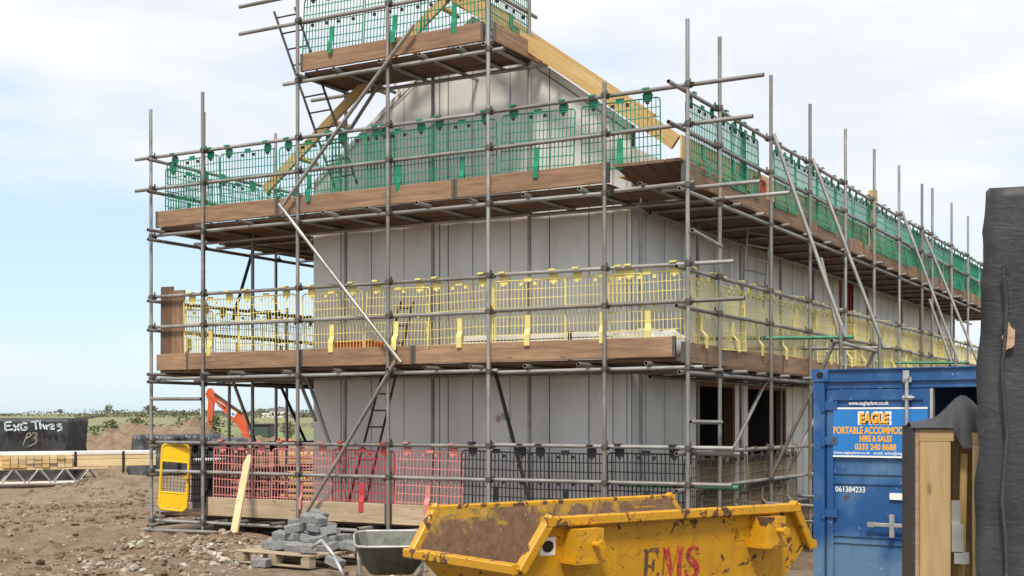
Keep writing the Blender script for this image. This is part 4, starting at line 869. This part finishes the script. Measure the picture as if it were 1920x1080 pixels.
# left door leaf
dx0, dx1 = .135, 1.205; dz0, dz1 = .14, CH-.21
door = cp('door', MB().box((dx0, .050, dz0), (dx1, .085, dz1), BL))
def dpart(name, lo, hi, m=BL): return cp(name, MB().box(lo, hi, m), door)
for lo, hi in (((dx0, .030, dz0), (dx0+.07, .0498, dz1)), ((dx1-.07, .030, dz0), (dx1, .0498, dz1)), ((dx0+.07, .030, dz1-.11), (dx1-.07, .0498, dz1)), ((dx0+.07, .030, dz0), (dx1-.07, .0498, dz0+.09))): dpart('door_frame', lo, hi)
for z in (1.38, 1.42+.06, .77, .84): dpart('door_rib', (dx0+.07, .036, z), (dx1-.07, .0498, z+.022))
dpart('door_edge_strip', (dx1+.001, .025, dz0), (dx1+.03, .09, dz1), 'bright_steel')
for z in (.32, 1.03, 1.78, 2.14):
    h_ = cp('hinge', MB().box((dx0-.10, .012, z), (dx0+.12, .029, z+.09), BL).tube((dx0-.03, .0, z-.02), (dx0-.03, .0, z+.11), .02, BL), door)
lb = cp('lock_bar', MB().tube((.985, -.005, .12), (.985, -.005, CH-.06), .0195, 'bright_steel', 12), door)
for z in (CH-.12, CH-.30, .95, .30): cp('bar_bracket', MB().box((.94, .0, z-.025), (1.03, .029, z+.025), 'bright_steel').tube((.985, -.03, z), (.985, -.03+.0001, z+.02), .02, 'bright_steel'), lb)
cp('cam_keeper', MB().tube((.95, -.03, CH-.30), (1.07, -.03, CH-.30), .015, 'bright_steel').box((.955, -.035, CH-.10), (1.015, .0, CH-.03), 'bright_steel'), lb)
hz = .94+.02; cp('lock_handle', MB().bbox((.60, -.03, hz), (.96, -.012, hz+.04), 'bright_steel').box((.82, -.04, hz-.10), (.865, .0, hz+.13), 'bright_steel').box((.59, -.036, hz-.006), (.66, -.008, hz+.046), 'bright_steel'), door)
dpart('lock_plate', (.80, .022, 1.235), (.96, .0497, 1.30), 'white_paint')
# sign board
sx0, sx1, sz0, sz1 = .208, 1.10, 1.655, 2.165
sg = cp('sign_panel', MB().box((sx0, .018, sz0), (sx1+.085, .0297, sz1), 'sign_blue'), door)
for z in (sz0, sz1-.018): dpart('sign_stripe', (sx0, .0145, z), (sx1+.085, .0178, z+.018), 'white_paint')
def text(body, x, z, h, m, width=None, y=.0165, bold=0., parent=None, name='lettering', Mx=None):
    cu = bpy.data.curves.new('text', 'FONT'); cu.body = body; cu.size = 1; cu.extrude = .004; cu.offset = bold; cu.resolution_u = 3
    ob_ = bpy.data.objects.new('text', cu); me_ = bpy.data.meshes.new_from_object(ob_); bpy.data.objects.remove(ob_); bpy.data.curves.remove(cu)
    co = np.empty(len(me_.vertices)*3); me_.vertices.foreach_get('co', co); co = co.reshape(-1, 3); lo, hi = co.min(0), co.max(0)
    sy = h/(hi[1]-lo[1]); sx = (width/(hi[0]-lo[0])) if width else sy
    co = (co-[lo[0], lo[1], 0])*[sx, sy, .25]; me_.vertices.foreach_set('co', co.ravel()); me_.materials.clear(); me_.materials.append(MATS[m]); me_.update()
    put(name, me_, parent or door, (Mx or CM) @ Matrix(((1, 0, 0, x), (0, 0, -1, y), (0, 1, 0, z), (0, 0, 0, 1))))
text('www.eagleplant.co.uk', .37, sz1+.012, .052, 'white_paint', .42, .0285, .01)
text('EAGLE', .473, 1.985, .140, 'white_paint', .35, .0165, .085); text('EAGLE', .500, 1.992, .110, 'letter_black', .30, .0145, .05); text('EAGLE', .492, 2.002, .108, 'letter_orange', .296, .0125, .04)
text('PORTABLE ACCOMMODATION', .212, 1.893, .076, 'letter_orange', .935, .0165, .03); text('HIRE & SALES', .492, 1.815, .064, 'letter_orange', .335, .0165, .03); text('0333 240 8688', .44, 1.730, .066, 'letter_orange', .43, .0165, .03)
text('www.eagleplant.co.uk   email: sales@eagleplant.co.uk', .212, 1.680, .038, 'white_paint', .95, .0165, .01)
text('061384233', .222, 1.295, .058, 'white_paint', .315, .046, .012)
# open right leaf, swung forward
MD = CM @ Matrix.Translation((CW-.13, -.02, 0)) @ Matrix.Rotation(R(-100), 4, 'Z')
od = put('open_door', MB().box((-.0, 0, dz0), (1.05, .04, dz1), BL).mesh('open_door'), con, CM @ Matrix.Translation((CW+.02, -.02, 0)) @ Matrix.Rotation(R(15), 4, 'Z'))

# ================================================================== wrapped panels at the right edge
def wrap_slab(corners, z0, z1, m, amp, seed, nu=14, nv_=22, taper=0.):
    """a wrapped stack: closed prism over four ground corners with slack, uneven faces"""
    cs = [Vector((c[0], c[1], 0)) for c in corners]; cen = sum(cs, Vector())/4; rows_ = []
    pts_ = []
    for i in range(4):
        a_, b_ = cs[i], cs[(i+1) % 4]; n = max(4, int((b_-a_).length/.055))
        pts_ += [a_.lerp(b_, k/n) for k in range(n)]
    N = len(pts_); b = MB(); vs_ = []
    for j in range(nv_+1):
        t = j/nv_; zz = z0+(z1-z0)*t
        for i, p in enumerate(pts_):
            o = (p-cen).normalized(); q = 2*math.pi*i/N; d_ = amp*(float(fbm(np.array([8*math.cos(q)*.6+seed+8]), np.array([8*math.sin(q)*.6+t*3.2+8]), 4)[0])*2.2)+amp*.5*math.sin(i*1.9+t*5+seed)*.5
            d_ += amp*.55*(.5-abs(float(fbm(np.array([i*.33+seed]), np.array([t*9+seed]), 2)[0])*3.2))*(1 if amp < .06 else .5)
            vs_.append(tuple(p+o*(d_-taper*t)+Vector((0, 0, zz+(amp*1.2*float(vn(np.array([i*.4+seed]), np.array([3.3]))[0]) if t > .95 else 0)))))
    f = [(j*N+i, j*N+(i+1) % N, (j+1)*N+(i+1) % N, (j+1)*N+i) for j in range(nv_) for i in range(N)]
    vs_.append((cen.x, cen.y, z1+amp*.6)); c_ = len(vs_)-1; f += [(nv_*N+i, nv_*N+(i+1) % N, c_) for i in range(N)]+[tuple(range(N-1, -1, -1))]
    b.add(vs_, f, m); return b
wr = thing('wrapped_panel_stack', (3.3, 5.9, -.43), 'tall stack of panels wrapped in torn black sheeting', 'wrapped stack')
put('black_sheet', wrap_slab([(2.19, 6.14), (4.25, 5.25), (4.5, 5.75), (2.40, 6.62)], -.45, 2.70, 'black_tarpaulin', .03, 5, nv_=64, taper=.085).mesh('sheet', True), wr)
put('sheet_seam', MB().path([(2.315+.012*math.sin(k*1.7), 6.045, -.4+k*.16) for k in range(18)], .009, 'black_tarpaulin', 6).mesh('seam'), wr)
b = MB(); n = 12; b.prism([(.026*math.cos(i*2*math.pi/n)*(1+.25*math.sin(i*2.3)), .065*math.sin(i*2*math.pi/n)*(1+.2*math.cos(i*1.7))) for i in range(n)], 0, .006, 'osb_edge')
put('torn_hole_timber', b.mesh('hole'), wr, frame((2.342, 6.062, 1.985), Vector((.914, -.405, 0)), UP))
# timber panels standing on edge beside it
q1 = Vector((.26, .966, 0)); q0 = Vector((.966, -.26, 0))
def tpanel(x, y, w, ztop, label, osb=True):
    z0 = -.44; o = Vector((x, y, 0)); t = thing('timber_cassette', (x, y, z0), label, 'timber cassette'); M = frame((x, y, 0), q0, q1)
    if osb: put('sheathing_edge', MB().box((0, 0, z0), (.018, 1.6, ztop), 'osb_edge').mesh('osb'), t, M)
    if osb: put('membrane_cover', MB().box((-.014, -.004, z0), (-.001, 1.6, ztop+.01), 'black_tarpaulin').mesh('membrane'), t, M)
    put('end_stud', MB().bbox((z0, .02, .0), (ztop-.065, w, .05), 'panel_timber').mesh('stud'), t, frame((x, y, 0), UP, q0) )
    put('top_plate', MB().box((.0195, 0.0, ztop-.063), (w+.012, 1.6, ztop-.002), 'panel_timber').mesh('plate'), t, M)
    put('bottom_plate', MB().box((.0195, .055, z0+.0), (w, 1.6, z0+.06), 'panel_timber').mesh('plate'), t, M)
    for k in range(3): put('stud', MB().box((.0195, .4+k*.5, z0+.061), (w, .45+k*.5, ztop-.064), 'panel_timber').mesh('stud'), t, M)
    return t, M
tp1, M1 = tpanel(2.075, 6.62, .175, 1.548, 'pale timber wall panel end with a dark knot beside the black stack')
tp2, M2 = tpanel(2.325, 6.55, .07, 1.53, 'narrow timber panel squeezed against the black wrapped stack', False)
put('hanger_bracket', MB().box((.178, .0, .92), (.235, .05, 1.06), 'bright_steel').box((.19, -.01, .86), (.262, .05, .915), 'bright_steel').box((.18, .052, 1.06), (.225, .058, 1.18), 'bright_steel').mesh('bracket'), tp1, M1)
put('cracked_batten', MB().bbox((-.44, .0, .0), (1.42, .035, .03), 'fresh_timber').mesh('batten'), tp2, frame(M1 @ Vector((.20, .10, 0)), UP+q0*.02, q0))
# loose black sheet draped over the panels
b = MB(); nu, nw = 18, 14; vs_ = []
for i in range(nu+1):
    for j in range(nw+1):
        u, w_ = i/nu, j/nw; x = -.02+u*.46; y = -.015+w_*1.3
        hood = .012+.15*math.exp(-((u-.60)/.30)**2)+.02*math.sin(u*13+w_*5)
        lo = 1.552 if u < .45 else 1.552-.10*min(1, (u-.45)/.08)
        k_ = min(1, w_/.12); z = lo+(1.552+hood*(.75+.25*math.cos(w_*4))-lo)*k_**.6
        y += .05*math.sin(u*7)*(1-k_)*0 + (.03 if u > .45 else 0)
        vs_.append(tuple(M1 @ Vector((x, y, z))))
n0 = len(vs_); b.add(vs_+[(x, y, z-.004) for x, y, z in vs_], [(i*(nw+1)+j, (i+1)*(nw+1)+j, (i+1)*(nw+1)+j+1, i*(nw+1)+j+1) for i in range(nu) for j in range(nw)]+[(n0+i*(nw+1)+j+1, n0+(i+1)*(nw+1)+j+1, n0+(i+1)*(nw+1)+j, n0+i*(nw+1)+j) for i in range(nu) for j in range(nw)], 'black_tarpaulin')
put('loose_sheet', b.mesh('loose_sheet', True), None, label='loose black sheet draped over the timber panel ends', cat='plastic sheet')

# ================================================================== materials stored behind, on the left
tw = thing('wrapped_timber_pack', (-13.6, 34.2, gh(-13.6, 34)), 'black wrapped timber pack with chalk lettering behind the pale beams', 'wrapped pack')
put('wrapping', wrap_slab([(-17.4, 33.4), (-11.62, 33.5), (-11.55, 34.8), (-17.4, 34.8)], -.1, 1.60, 'black_tarpaulin', .035, 2, nv_=16, taper=-.09).mesh('wrap', True), tw)
def chalk(strokes, w, m, name):
    for st_ in strokes:
        b = MB(); Yp = 33.28
        pl = [py_(x, y, Yp) for x, y in st_]; pl = [Vector((p.x, Yp, p.z)) for p in pl]
        for a_, c_ in zip(pl, pl[1:]):
            dv = (c_-a_).normalized(); nn_ = Vector((-dv.z, 0, dv.x))*w; ex = dv*w*.4
            b.add([a_-nn_-ex, c_-nn_+ex, c_+nn_+ex, a_+nn_-ex]+[p+Vector((0, .02, 0)) for p in (a_-nn_-ex, c_-nn_+ex, c_+nn_+ex, a_+nn_-ex)], [(0,1,2,3), (7,6,5,4), (0,4,5,1), (1,5,6,2), (2,6,7,3), (3,7,4,0)], m)
        put(name, b.mesh('chalk'), tw)
chalk([[(21, 791), (9, 792), (10, 807), (24, 805)], [(10, 799), (19, 798)], [(25, 797), (36, 807)], [(36, 795), (27, 808)], [(50, 794), (43, 793), (38, 799), (41, 806), (49, 806), (51, 801), (46, 801)],
       [(59, 791), (76, 789)], [(66, 791), (68, 805)], [(74, 789), (76, 804)], [(76, 799), (80, 796), (84, 804)], [(86, 797), (88, 805)], [(88, 799), (94, 796)], [(94, 801), (101, 799), (98, 795), (94, 798), (95, 804), (102, 804)], [(114, 795), (107, 796), (108, 799), (115, 800), (115, 805), (108, 808)]], .019, 'chalk', 'chalk_letter')
chalk([[(51, 815), (43, 834)], [(50, 814), (56, 811), (58, 817), (49, 822)], [(61, 812), (69, 812), (68, 819), (63, 821), (69, 824), (67, 831), (53, 837)]], .012, 'chalk_dim', 'chalk_letter')
# pale beams on metal web joists
aL, aR = py_(-60, 885, 29.2), py_(292, 880, 31.1); bu = Vector((aR.x-aL.x, aR.y-aL.y, 0)); BLn = bu.length; bu.normalize(); bv = Vector((-bu.y, bu.x, 0)); zb_ = .47
MB0 = frame((aL.x, aL.y, zb_), bu, bv)
pk = thing('timber_beam_pack', (aL.x, aL.y, zb_), 'strapped pack of pale laminated beams with white plastic on top', 'beam pack')
for k in range(3):
    for j in range(2): put('beam', MB().bbox((j*.06 if k else 0, k*.3, j*.17), (BLn-(.05*k), k*.3+.29, j*.17+.165), 'pale_timber', b=.01).mesh('beam'), pk, MB0)
put('plastic_cover', MB().box((-.05, -.012, .337), (BLn+.01, .9, .352), 'white_plastic').box((-.05, -.014, .285), (BLn*.99, -.004, .336), 'white_plastic').mesh('cover'), pk, MB0)
for px in (136, 228):
    x = BLn*(px+60)/352*1.0; put('strap', MB().box((x-.03, -.018, -.16), (x+.03, -.0145, .356), 'rubber').mesh('strap'), pk, MB0)
for k in range(3):
    j_ = thing('metal_web_joist', MB0 @ Vector((3, k*.32, -.34)), ('timber joist with silver zigzag webs lying in front under the beams', 'timber joist with zigzag webs in the middle under the beams', 'timber joist with zigzag webs at the back under the beams')[k], 'joist')
    L1 = BLn*(205+60)/352; y = k*.32-.18; z0 = -.37
    put('top_chord', MB().bbox((0, y, -.055), (L1-.1, y+.09, -.003), 'pale_timber').mesh('chord'), j_, MB0); put('bottom_chord', MB().bbox((0, y, z0), (L1, y+.09, z0+.05), 'white_paint' if k == 0 else 'pale_timber').mesh('chord'), j_, MB0)
    x = .15
    while x < L1-.7:
        b = MB(); b.tube((x, y-.004, z0+.04), (x+.22, y-.004, -.04), .016, 'bright_steel', 6); b.tube((x+.27, y-.004, -.04), (x+.49, y-.004, z0+.04), .016, 'bright_steel', 6); put('metal_web', b.mesh('web'), j_, MB0); x += .56
os_ = thing('offcut_stack', MB0 @ Vector((0, -.2, 0)), 'brown stack of short timber offcuts against the beam pack', 'timber stack')
for r in range(3):
    for c_ in range(9): put('offcut', MB().box((.72+c_*.17, -.20+jit(.03), .0+r*.095), (.72+c_*.17+.155, -.02, .0+r*.095+.088+jit(.005)), 'pale_timber' if random.random() < .55 else 'fresh_timber' if random.random() < .5 else 'old_board').mesh('offcut'), os_, MB0)
# grey sheeted heap behind
hp = thing('sheeted_heap', (-8.2, 36.6, -.05), 'low heap under grey shiny sheeting below the excavator', 'sheeted heap')
for k, (xa, xb, zt_, y_) in enumerate(((-10.75, -9.4, 1.12, 36.0), (-9.45, -8.5, 1.14, 36.4), (-8.55, -7.7, 1.02, 36.2))):
    put('sheet', wrap_slab([(xa, y_), (xb, y_), (xb, y_+1.6), (xa, y_+1.6)], -.2, zt_, 'grey_tarpaulin', .07, 20+k*3, nv_=12, taper=.13).mesh('sheet', True), hp)
# brown timber and dark drums behind the red guards
for k, (x, y, L_, n, lab) in enumerate(((-5.6, 22.6, 1.5, 7, 'stack of brown boards behind the red guards'), (-4.5, 24.2, 1.3, 9, 'taller stack of yellowish boards behind the red guards'))):
    z0 = gh(x, y); t = thing('board_stack', (x, y, z0), lab, 'board stack'); M = frame((x, y, z0), (.95, -.3, 0), (.3, .95, 0))
    for j in range(n):
        if j % 3 == 0: 
            for q in (.1, L_-.2): put('bearer', MB().box((q, 0, j*.11), (q+.09, .8, j*.11+.055), 'old_board').mesh('bearer'), t, M)
        for q in range(3): put('board', MB().bbox((jit(.1), q*.27, j*.11+.056), (L_+jit(.1), q*.27+.25, j*.11+.105), 'scaffold_board' if k == 0 else 'fresh_timber').mesh('board'), t, M)
for k, (x, y, lab) in enumerate(((-5.0, 21.3, 'black plastic drum with pale lid behind the pinkish red guards'),)):
    z0 = gh(x, y)-.02; t = thing('plastic_drum', (x, y, z0), lab, 'drum'); b = MB(); pr = [(.27, 0), (.29, .05), (.29, .28), (.305, .31), (.29, .34), (.29, .6), (.305, .63), (.29, .66), (.29, .88), (.26, .93)]
    for (r0, h0), (r1, h1) in zip(pr, pr[1:]): b.tube((0, 0, h0), (0, 0, h1), r0, 'rubber', 18, r1, cap=False)
    put('body', b.mesh('drum'), t, Matrix.Translation((x, y, z0))); put('lid', MB().tube((0, 0, .93), (0, 0, .955), .265, 'white_plastic' if k == 0 else 'rubber', 18).mesh('lid'), t, Matrix.Translation((x, y, z0)))

# ================================================================== excavator beyond the bund
EY = 58.0
def ep(px, py, dy=0): p = py_(px, py, EY); return Vector((p.x, EY+dy, p.z))
xg = ep(480, 830); zg = gh(xg.x, EY)
ex_ = thing('excavator', (xg.x, EY, zg), 'orange excavator with raised boom beyond the sheeted heap', 'excavator')
def plate(pts_px, y0, y1, m, name, parent=ex_):
    pts_ = [ep(x, y) for x, y in pts_px]; b = MB(); n = len(pts_)
    b.add([(p.x, EY+y0, p.z) for p in pts_]+[(p.x, EY+y1, p.z) for p in pts_], [tuple(range(n)), tuple(range(2*n-1, n-1, -1))]+[(i, i+n, (i+1) % n+n, (i+1) % n) for i in range(n)], m); return put(name, b.mesh(name), parent)
boom = plate([(392, 741), (388, 735), (391, 729), (397, 728), (404, 740), (418, 752), (452, 774), (464, 792), (466, 812), (456, 812), (446, 797), (432, 782), (410, 760)], -.14, .14, 'digger_orange', 'boom')
plate([(434, 766), (446, 773), (440, 783), (428, 776)], -.155, -.142, 'white_paint', 'white_decal', boom); plate([(429, 768), (434, 770), (432, 775), (427, 772)], -.157, -.142, 'letter_black', 'round_emblem', boom); plate([(437, 773), (442, 776), (440, 780), (435, 777)], -.160, -.1555, 'sign_blue', 'blue_mark', boom)
plate([(386, 738), (392, 734), (404, 744), (402, 752), (397, 806), (389, 806), (391, 752)], -.11, .11, 'digger_orange', 'dipper_arm')
plate([(389, 806), (397, 806), (400, 822), (384, 834), (381, 822)], -.25, .25, 'dark_steel', 'bucket')
put('boom_ram', MB().tube(ep(404, 738, -.18), ep(456, 775, -.18), .05, 'dark_steel', 8).mesh('ram'), ex_); put('boom_ram', MB().tube(ep(424, 762, -.2), ep(411, 752, -.2), .035, 'bright_steel', 8).tube(ep(440, 790, -.2), ep(412, 757, -.2), .045, 'digger_orange', 8).mesh('ram'), ex_)
put('bucket_ram', MB().tube(ep(378, 770, -.16), ep(388, 808, -.16), .045, 'white_paint', 8).mesh('ram'), ex_)
cabp = [(478, 797), (512, 797), (515, 832), (516, 858), (474, 858), (474, 822)]
cab = plate(cabp, -.75, .55, 'dark_steel', 'cab'); plate([(480, 801), (508, 801), (510, 836), (478, 836)], -.765, -.752, 'cab_glass', 'cab_window', cab); plate([(476, 794.5), (515, 794.5), (515, 797), (476, 797)], -.8, .6, 'dark_steel', 'cab_roof', cab)
plate([(512, 822), (556, 826), (558, 858), (512, 858)], -.7, .75, 'digger_orange', 'engine_cover'); plate([(452, 812), (474, 814), (474, 862), (450, 862)], -.35, .35, 'digger_orange', 'boom_foot')
for y_ in (-.95, .55): plate([(452, 872), (548, 872), (556, 882), (548, 896), (452, 896), (444, 884)], y_, y_+.4, 'rubber', 'track')
plate([(470, 859), (540, 859), (530, 872), (470, 872)], -.5, .5, 'dark_steel', 'undercarriage')

# ================================================================== spoil bank, scrub, hedges, far trees and cottage
n1_, n2_ = 150, 40; bx_ = np.linspace(-26, -2.5, n1_); by2 = np.linspace(37.5, 46, n2_); XX, YY = np.meshgrid(bx_, by2)
prof = np.sin(np.pi*np.linspace(0, 1, n2_))[:, None]**.8*np.minimum(1, np.minimum((XX+26)/2, (-2.5-XX)/2))
ZZ = ground_h(XX, YY)-.1+prof*(1.02+fbm(XX*.35, YY*.35, 3)*.9+fbm(XX*2.2, YY*2.2, 4, .65)*.5+.45*np.exp(-((XX+10.9)/1.6)**2)+.65*np.exp(-((XX+12.9)/1.3)**2))
me = bpy.data.meshes.new('spoil'); idx = np.arange(n1_*n2_).reshape(n2_, n1_); fc = np.stack([idx[:-1, :-1], idx[:-1, 1:], idx[1:, 1:], idx[1:, :-1]], -1).reshape(-1, 4)
me.from_pydata(np.stack([XX, YY, ZZ], -1).reshape(-1, 3).tolist(), [], fc.tolist()); me.materials.append(MATS['site_earth']); me.polygons.foreach_set('use_smooth', [True]*len(fc)); put('earth_bank', me, kind='structure')
def leaves(cen, size, m, name, parent=None, **k):
    cen = np.asarray(cen, float); n = len(cen); a_ = rng.normal(size=(n, 3)); a_ /= np.linalg.norm(a_, axis=1)[:, None]; b_ = np.cross(a_, rng.normal(size=(n, 3))); b_ /= np.linalg.norm(b_, axis=1)[:, None]
    s_ = (size*(.5+rng.random(n)))[:, None]; V = np.stack([cen-a_*s_, cen+b_*s_*.5, cen+a_*s_, cen-b_*s_*.5], 1).reshape(-1, 3)
    me_ = bpy.data.meshes.new(name); me_.from_pydata(V.tolist(), [], np.arange(4*n).reshape(-1, 4).tolist()); me_.materials.append(MATS[m]); return put(name, me_, parent, **k)
c = []
for x, h, w in ((-13.6, .55, .5), (-13.0, .35, .4), (-12.2, .3, .6), (-10.7, .7, .35), (-10.2, .45, .4), (-9.6, .5, .3), (-11.6, .25, .5), (-14.5, .4, .6), (-9.0, .35, .5), (-3.3, .8, .5), (-4.0, .5, .6)):
    z0 = float(np.interp(x, bx_, ZZ[20]))
    for _ in range(170): t = rng.random(); c.append((x+rng.normal(0, w*.5*(1-.6*t)), 41.7+rng.normal(0, .3), z0+t*h))
leaves(c, .05, 'scrub_leaf', 'scrub', kind='stuff', label='scrubby weeds growing along the top of the earth bank', cat='weeds')
def hedge(pts_, h, w, dens, size, m='hedge_leaf', name='hedgerow', label='', cat='hedge'):
    c = []
    for (xa, ya), (xb, yb) in zip(pts_, pts_[1:]):
        Ln = math.hypot(xb-xa, yb-ya); n = int(Ln*dens); t = rng.random(n); x = xa+(xb-xa)*t; y = ya+(yb-ya)*t+rng.normal(0, w*.4, n)
        hh = h*(.55+1.1*np.clip(fbm(x*.12+ya, y*.02, 3)+.35, 0, 1)); z = ground_h(x, y)+hh*rng.random(n)**.8; c += list(zip(x+rng.normal(0, .3, n), y, z))
    leaves(c, size, m, name, kind='stuff', label=label, cat=cat)
hedge([(-150, 250), (-60, 262), (60, 255)], .8, 1.2, 22, .2, label='dark hedge line across the nearer green field')
hedge([(-260, 372), (-100, 360), (80, 372)], 1.0, 1.6, 16, .3, label='middle hedge line across the sloping fields')
hedge([(-95, 262), (-118, 372)], 1.0, 1.5, 12, .3, label='hedge running up the slope between two fields')
hedge([(-380, 760), (-100, 770), (250, 760)], .45, 3, 12, .25, label='thin hedge along the far skyline')
hedge([(-150, 480), (-60, 470), (40, 490)], 2.0, 50, 60, .42, name='far_wood', label='brown winter wood on the hillside behind the excavator', cat='wood')
def tree(x, y, h, r, lab):
    z0 = gh(x, y); t = thing('tree', (x, y, z0), lab, 'tree'); b = MB(); b.tube((x, y, z0-.2), (x+.1*r, y, z0+h*.5), .12*r, 'bark', 7, .06*r)
    for k in range(5): an = k*1.3; b.tube((x+.05*r, y, z0+h*(.3+.05*k)), (x+math.cos(an)*r*.6, y+math.sin(an)*r*.6, z0+h*(.55+.06*k)), .05*r, 'bark', 5, .015*r)
    put('trunk', b.mesh('trunk'), t); n = 420; p = rng.normal(size=(n, 3)); p /= np.linalg.norm(p, axis=1)[:, None]; rad = .5+.5*rng.random(n)**.5; clump = 1+.35*np.sin(p[:, 0]*5+x)*np.cos(p[:, 2]*6)
    leaves(np.stack([x+p[:, 0]*rad*r*clump, y+p[:, 1]*rad*r, z0+h*.62+p[:, 2]*rad*h*.38*clump], -1), .30*r*.5, 'hedge_leaf', 'crown', t)
for px, Y_, h, r, lab in ((204, 640, 4.6, 1.9, 'lone round tree on the far skyline beside the hedge'), (282, 660, 4.4, 3.2, 'broad tree on the skyline behind the corner post'), (112, 700, 3.0, 1.6, 'small tree on the skyline above the wrapped pack'), (540, 150, 2.4, .9, 'small dark tree in the field behind the excavator'), (528, 640, 3.6, 2.2, 'rounded skyline tree over the white cottage'), (430, 650, 3.4, 2.4, 'skyline tree behind the raised excavator boom')):
    p = py_(px, 780, Y_); tree(p.x, Y_, h, r, lab)
cp0 = py_(523, 793, 395); zc0 = gh(cp0.x, 395)
ct = thing('cottage', (cp0.x, 395, zc0), 'distant white cottage with a low slate roof among the fields', 'house'); MC = Matrix.Translation((cp0.x, 395, zc0+.3))
put('wall', MB().box((-2.8, 0, -1), (2.8, 3.5, 1.75), 'render_white').mesh('wall'), ct, MC); b = MB(); b.add([(-3, -.2, 1.75), (3, -.2, 1.75), (3, 3.7, 1.75), (-3, 3.7, 1.75), (-3, 1.75, 2.7), (3, 1.75, 2.7)], [(0, 1, 5, 4), (2, 3, 4, 5), (0, 4, 3), (1, 2, 5), (3, 2, 1, 0)], 'roof_slate'); put('roof', b.mesh('roof'), ct, MC)
for x in (-1.9, .1, 1.8): put('window', MB().box((x-.35, -.05, .5), (x+.35, -.004, 1.3), 'dark_steel').mesh('window'), ct, MC)
put('lean_to', MB().box((-5.2, .4, -1), (-2.82, 3, 1.1), 'render_white').mesh('lean_to'), ct, MC)

# ================================================================== planks and debris beside the skip
for k, (x0, y0, x1, y1, m, lab) in enumerate(((1.9, 11.75, 3.05, 12.05, 'old_board', 'pinkish board lying on rubble between skip and container'), (2.2, 12.5, 3.2, 12.3, 'grey_pallet', 'grey board lying on rubble between skip and container'), (1.6, 12.6, 2.9, 13.0, 'old_board', 'worn board lying behind the skip beside the scaffold foot'))):
    z0 = max(gh(x0, y0), gh(x1, y1), gh((x0+x1)/2, (y0+y1)/2))+.03; Ln = math.hypot(x1-x0, y1-y0); put('loose_board', MB().bbox((0, 0, 0), (Ln, .2, .045), m).mesh('loose'), None, frame((x0, y0, z0), (x1-x0, y1-y0, 0), (-(y1-y0), x1-x0, 0)), label=lab, cat='board')
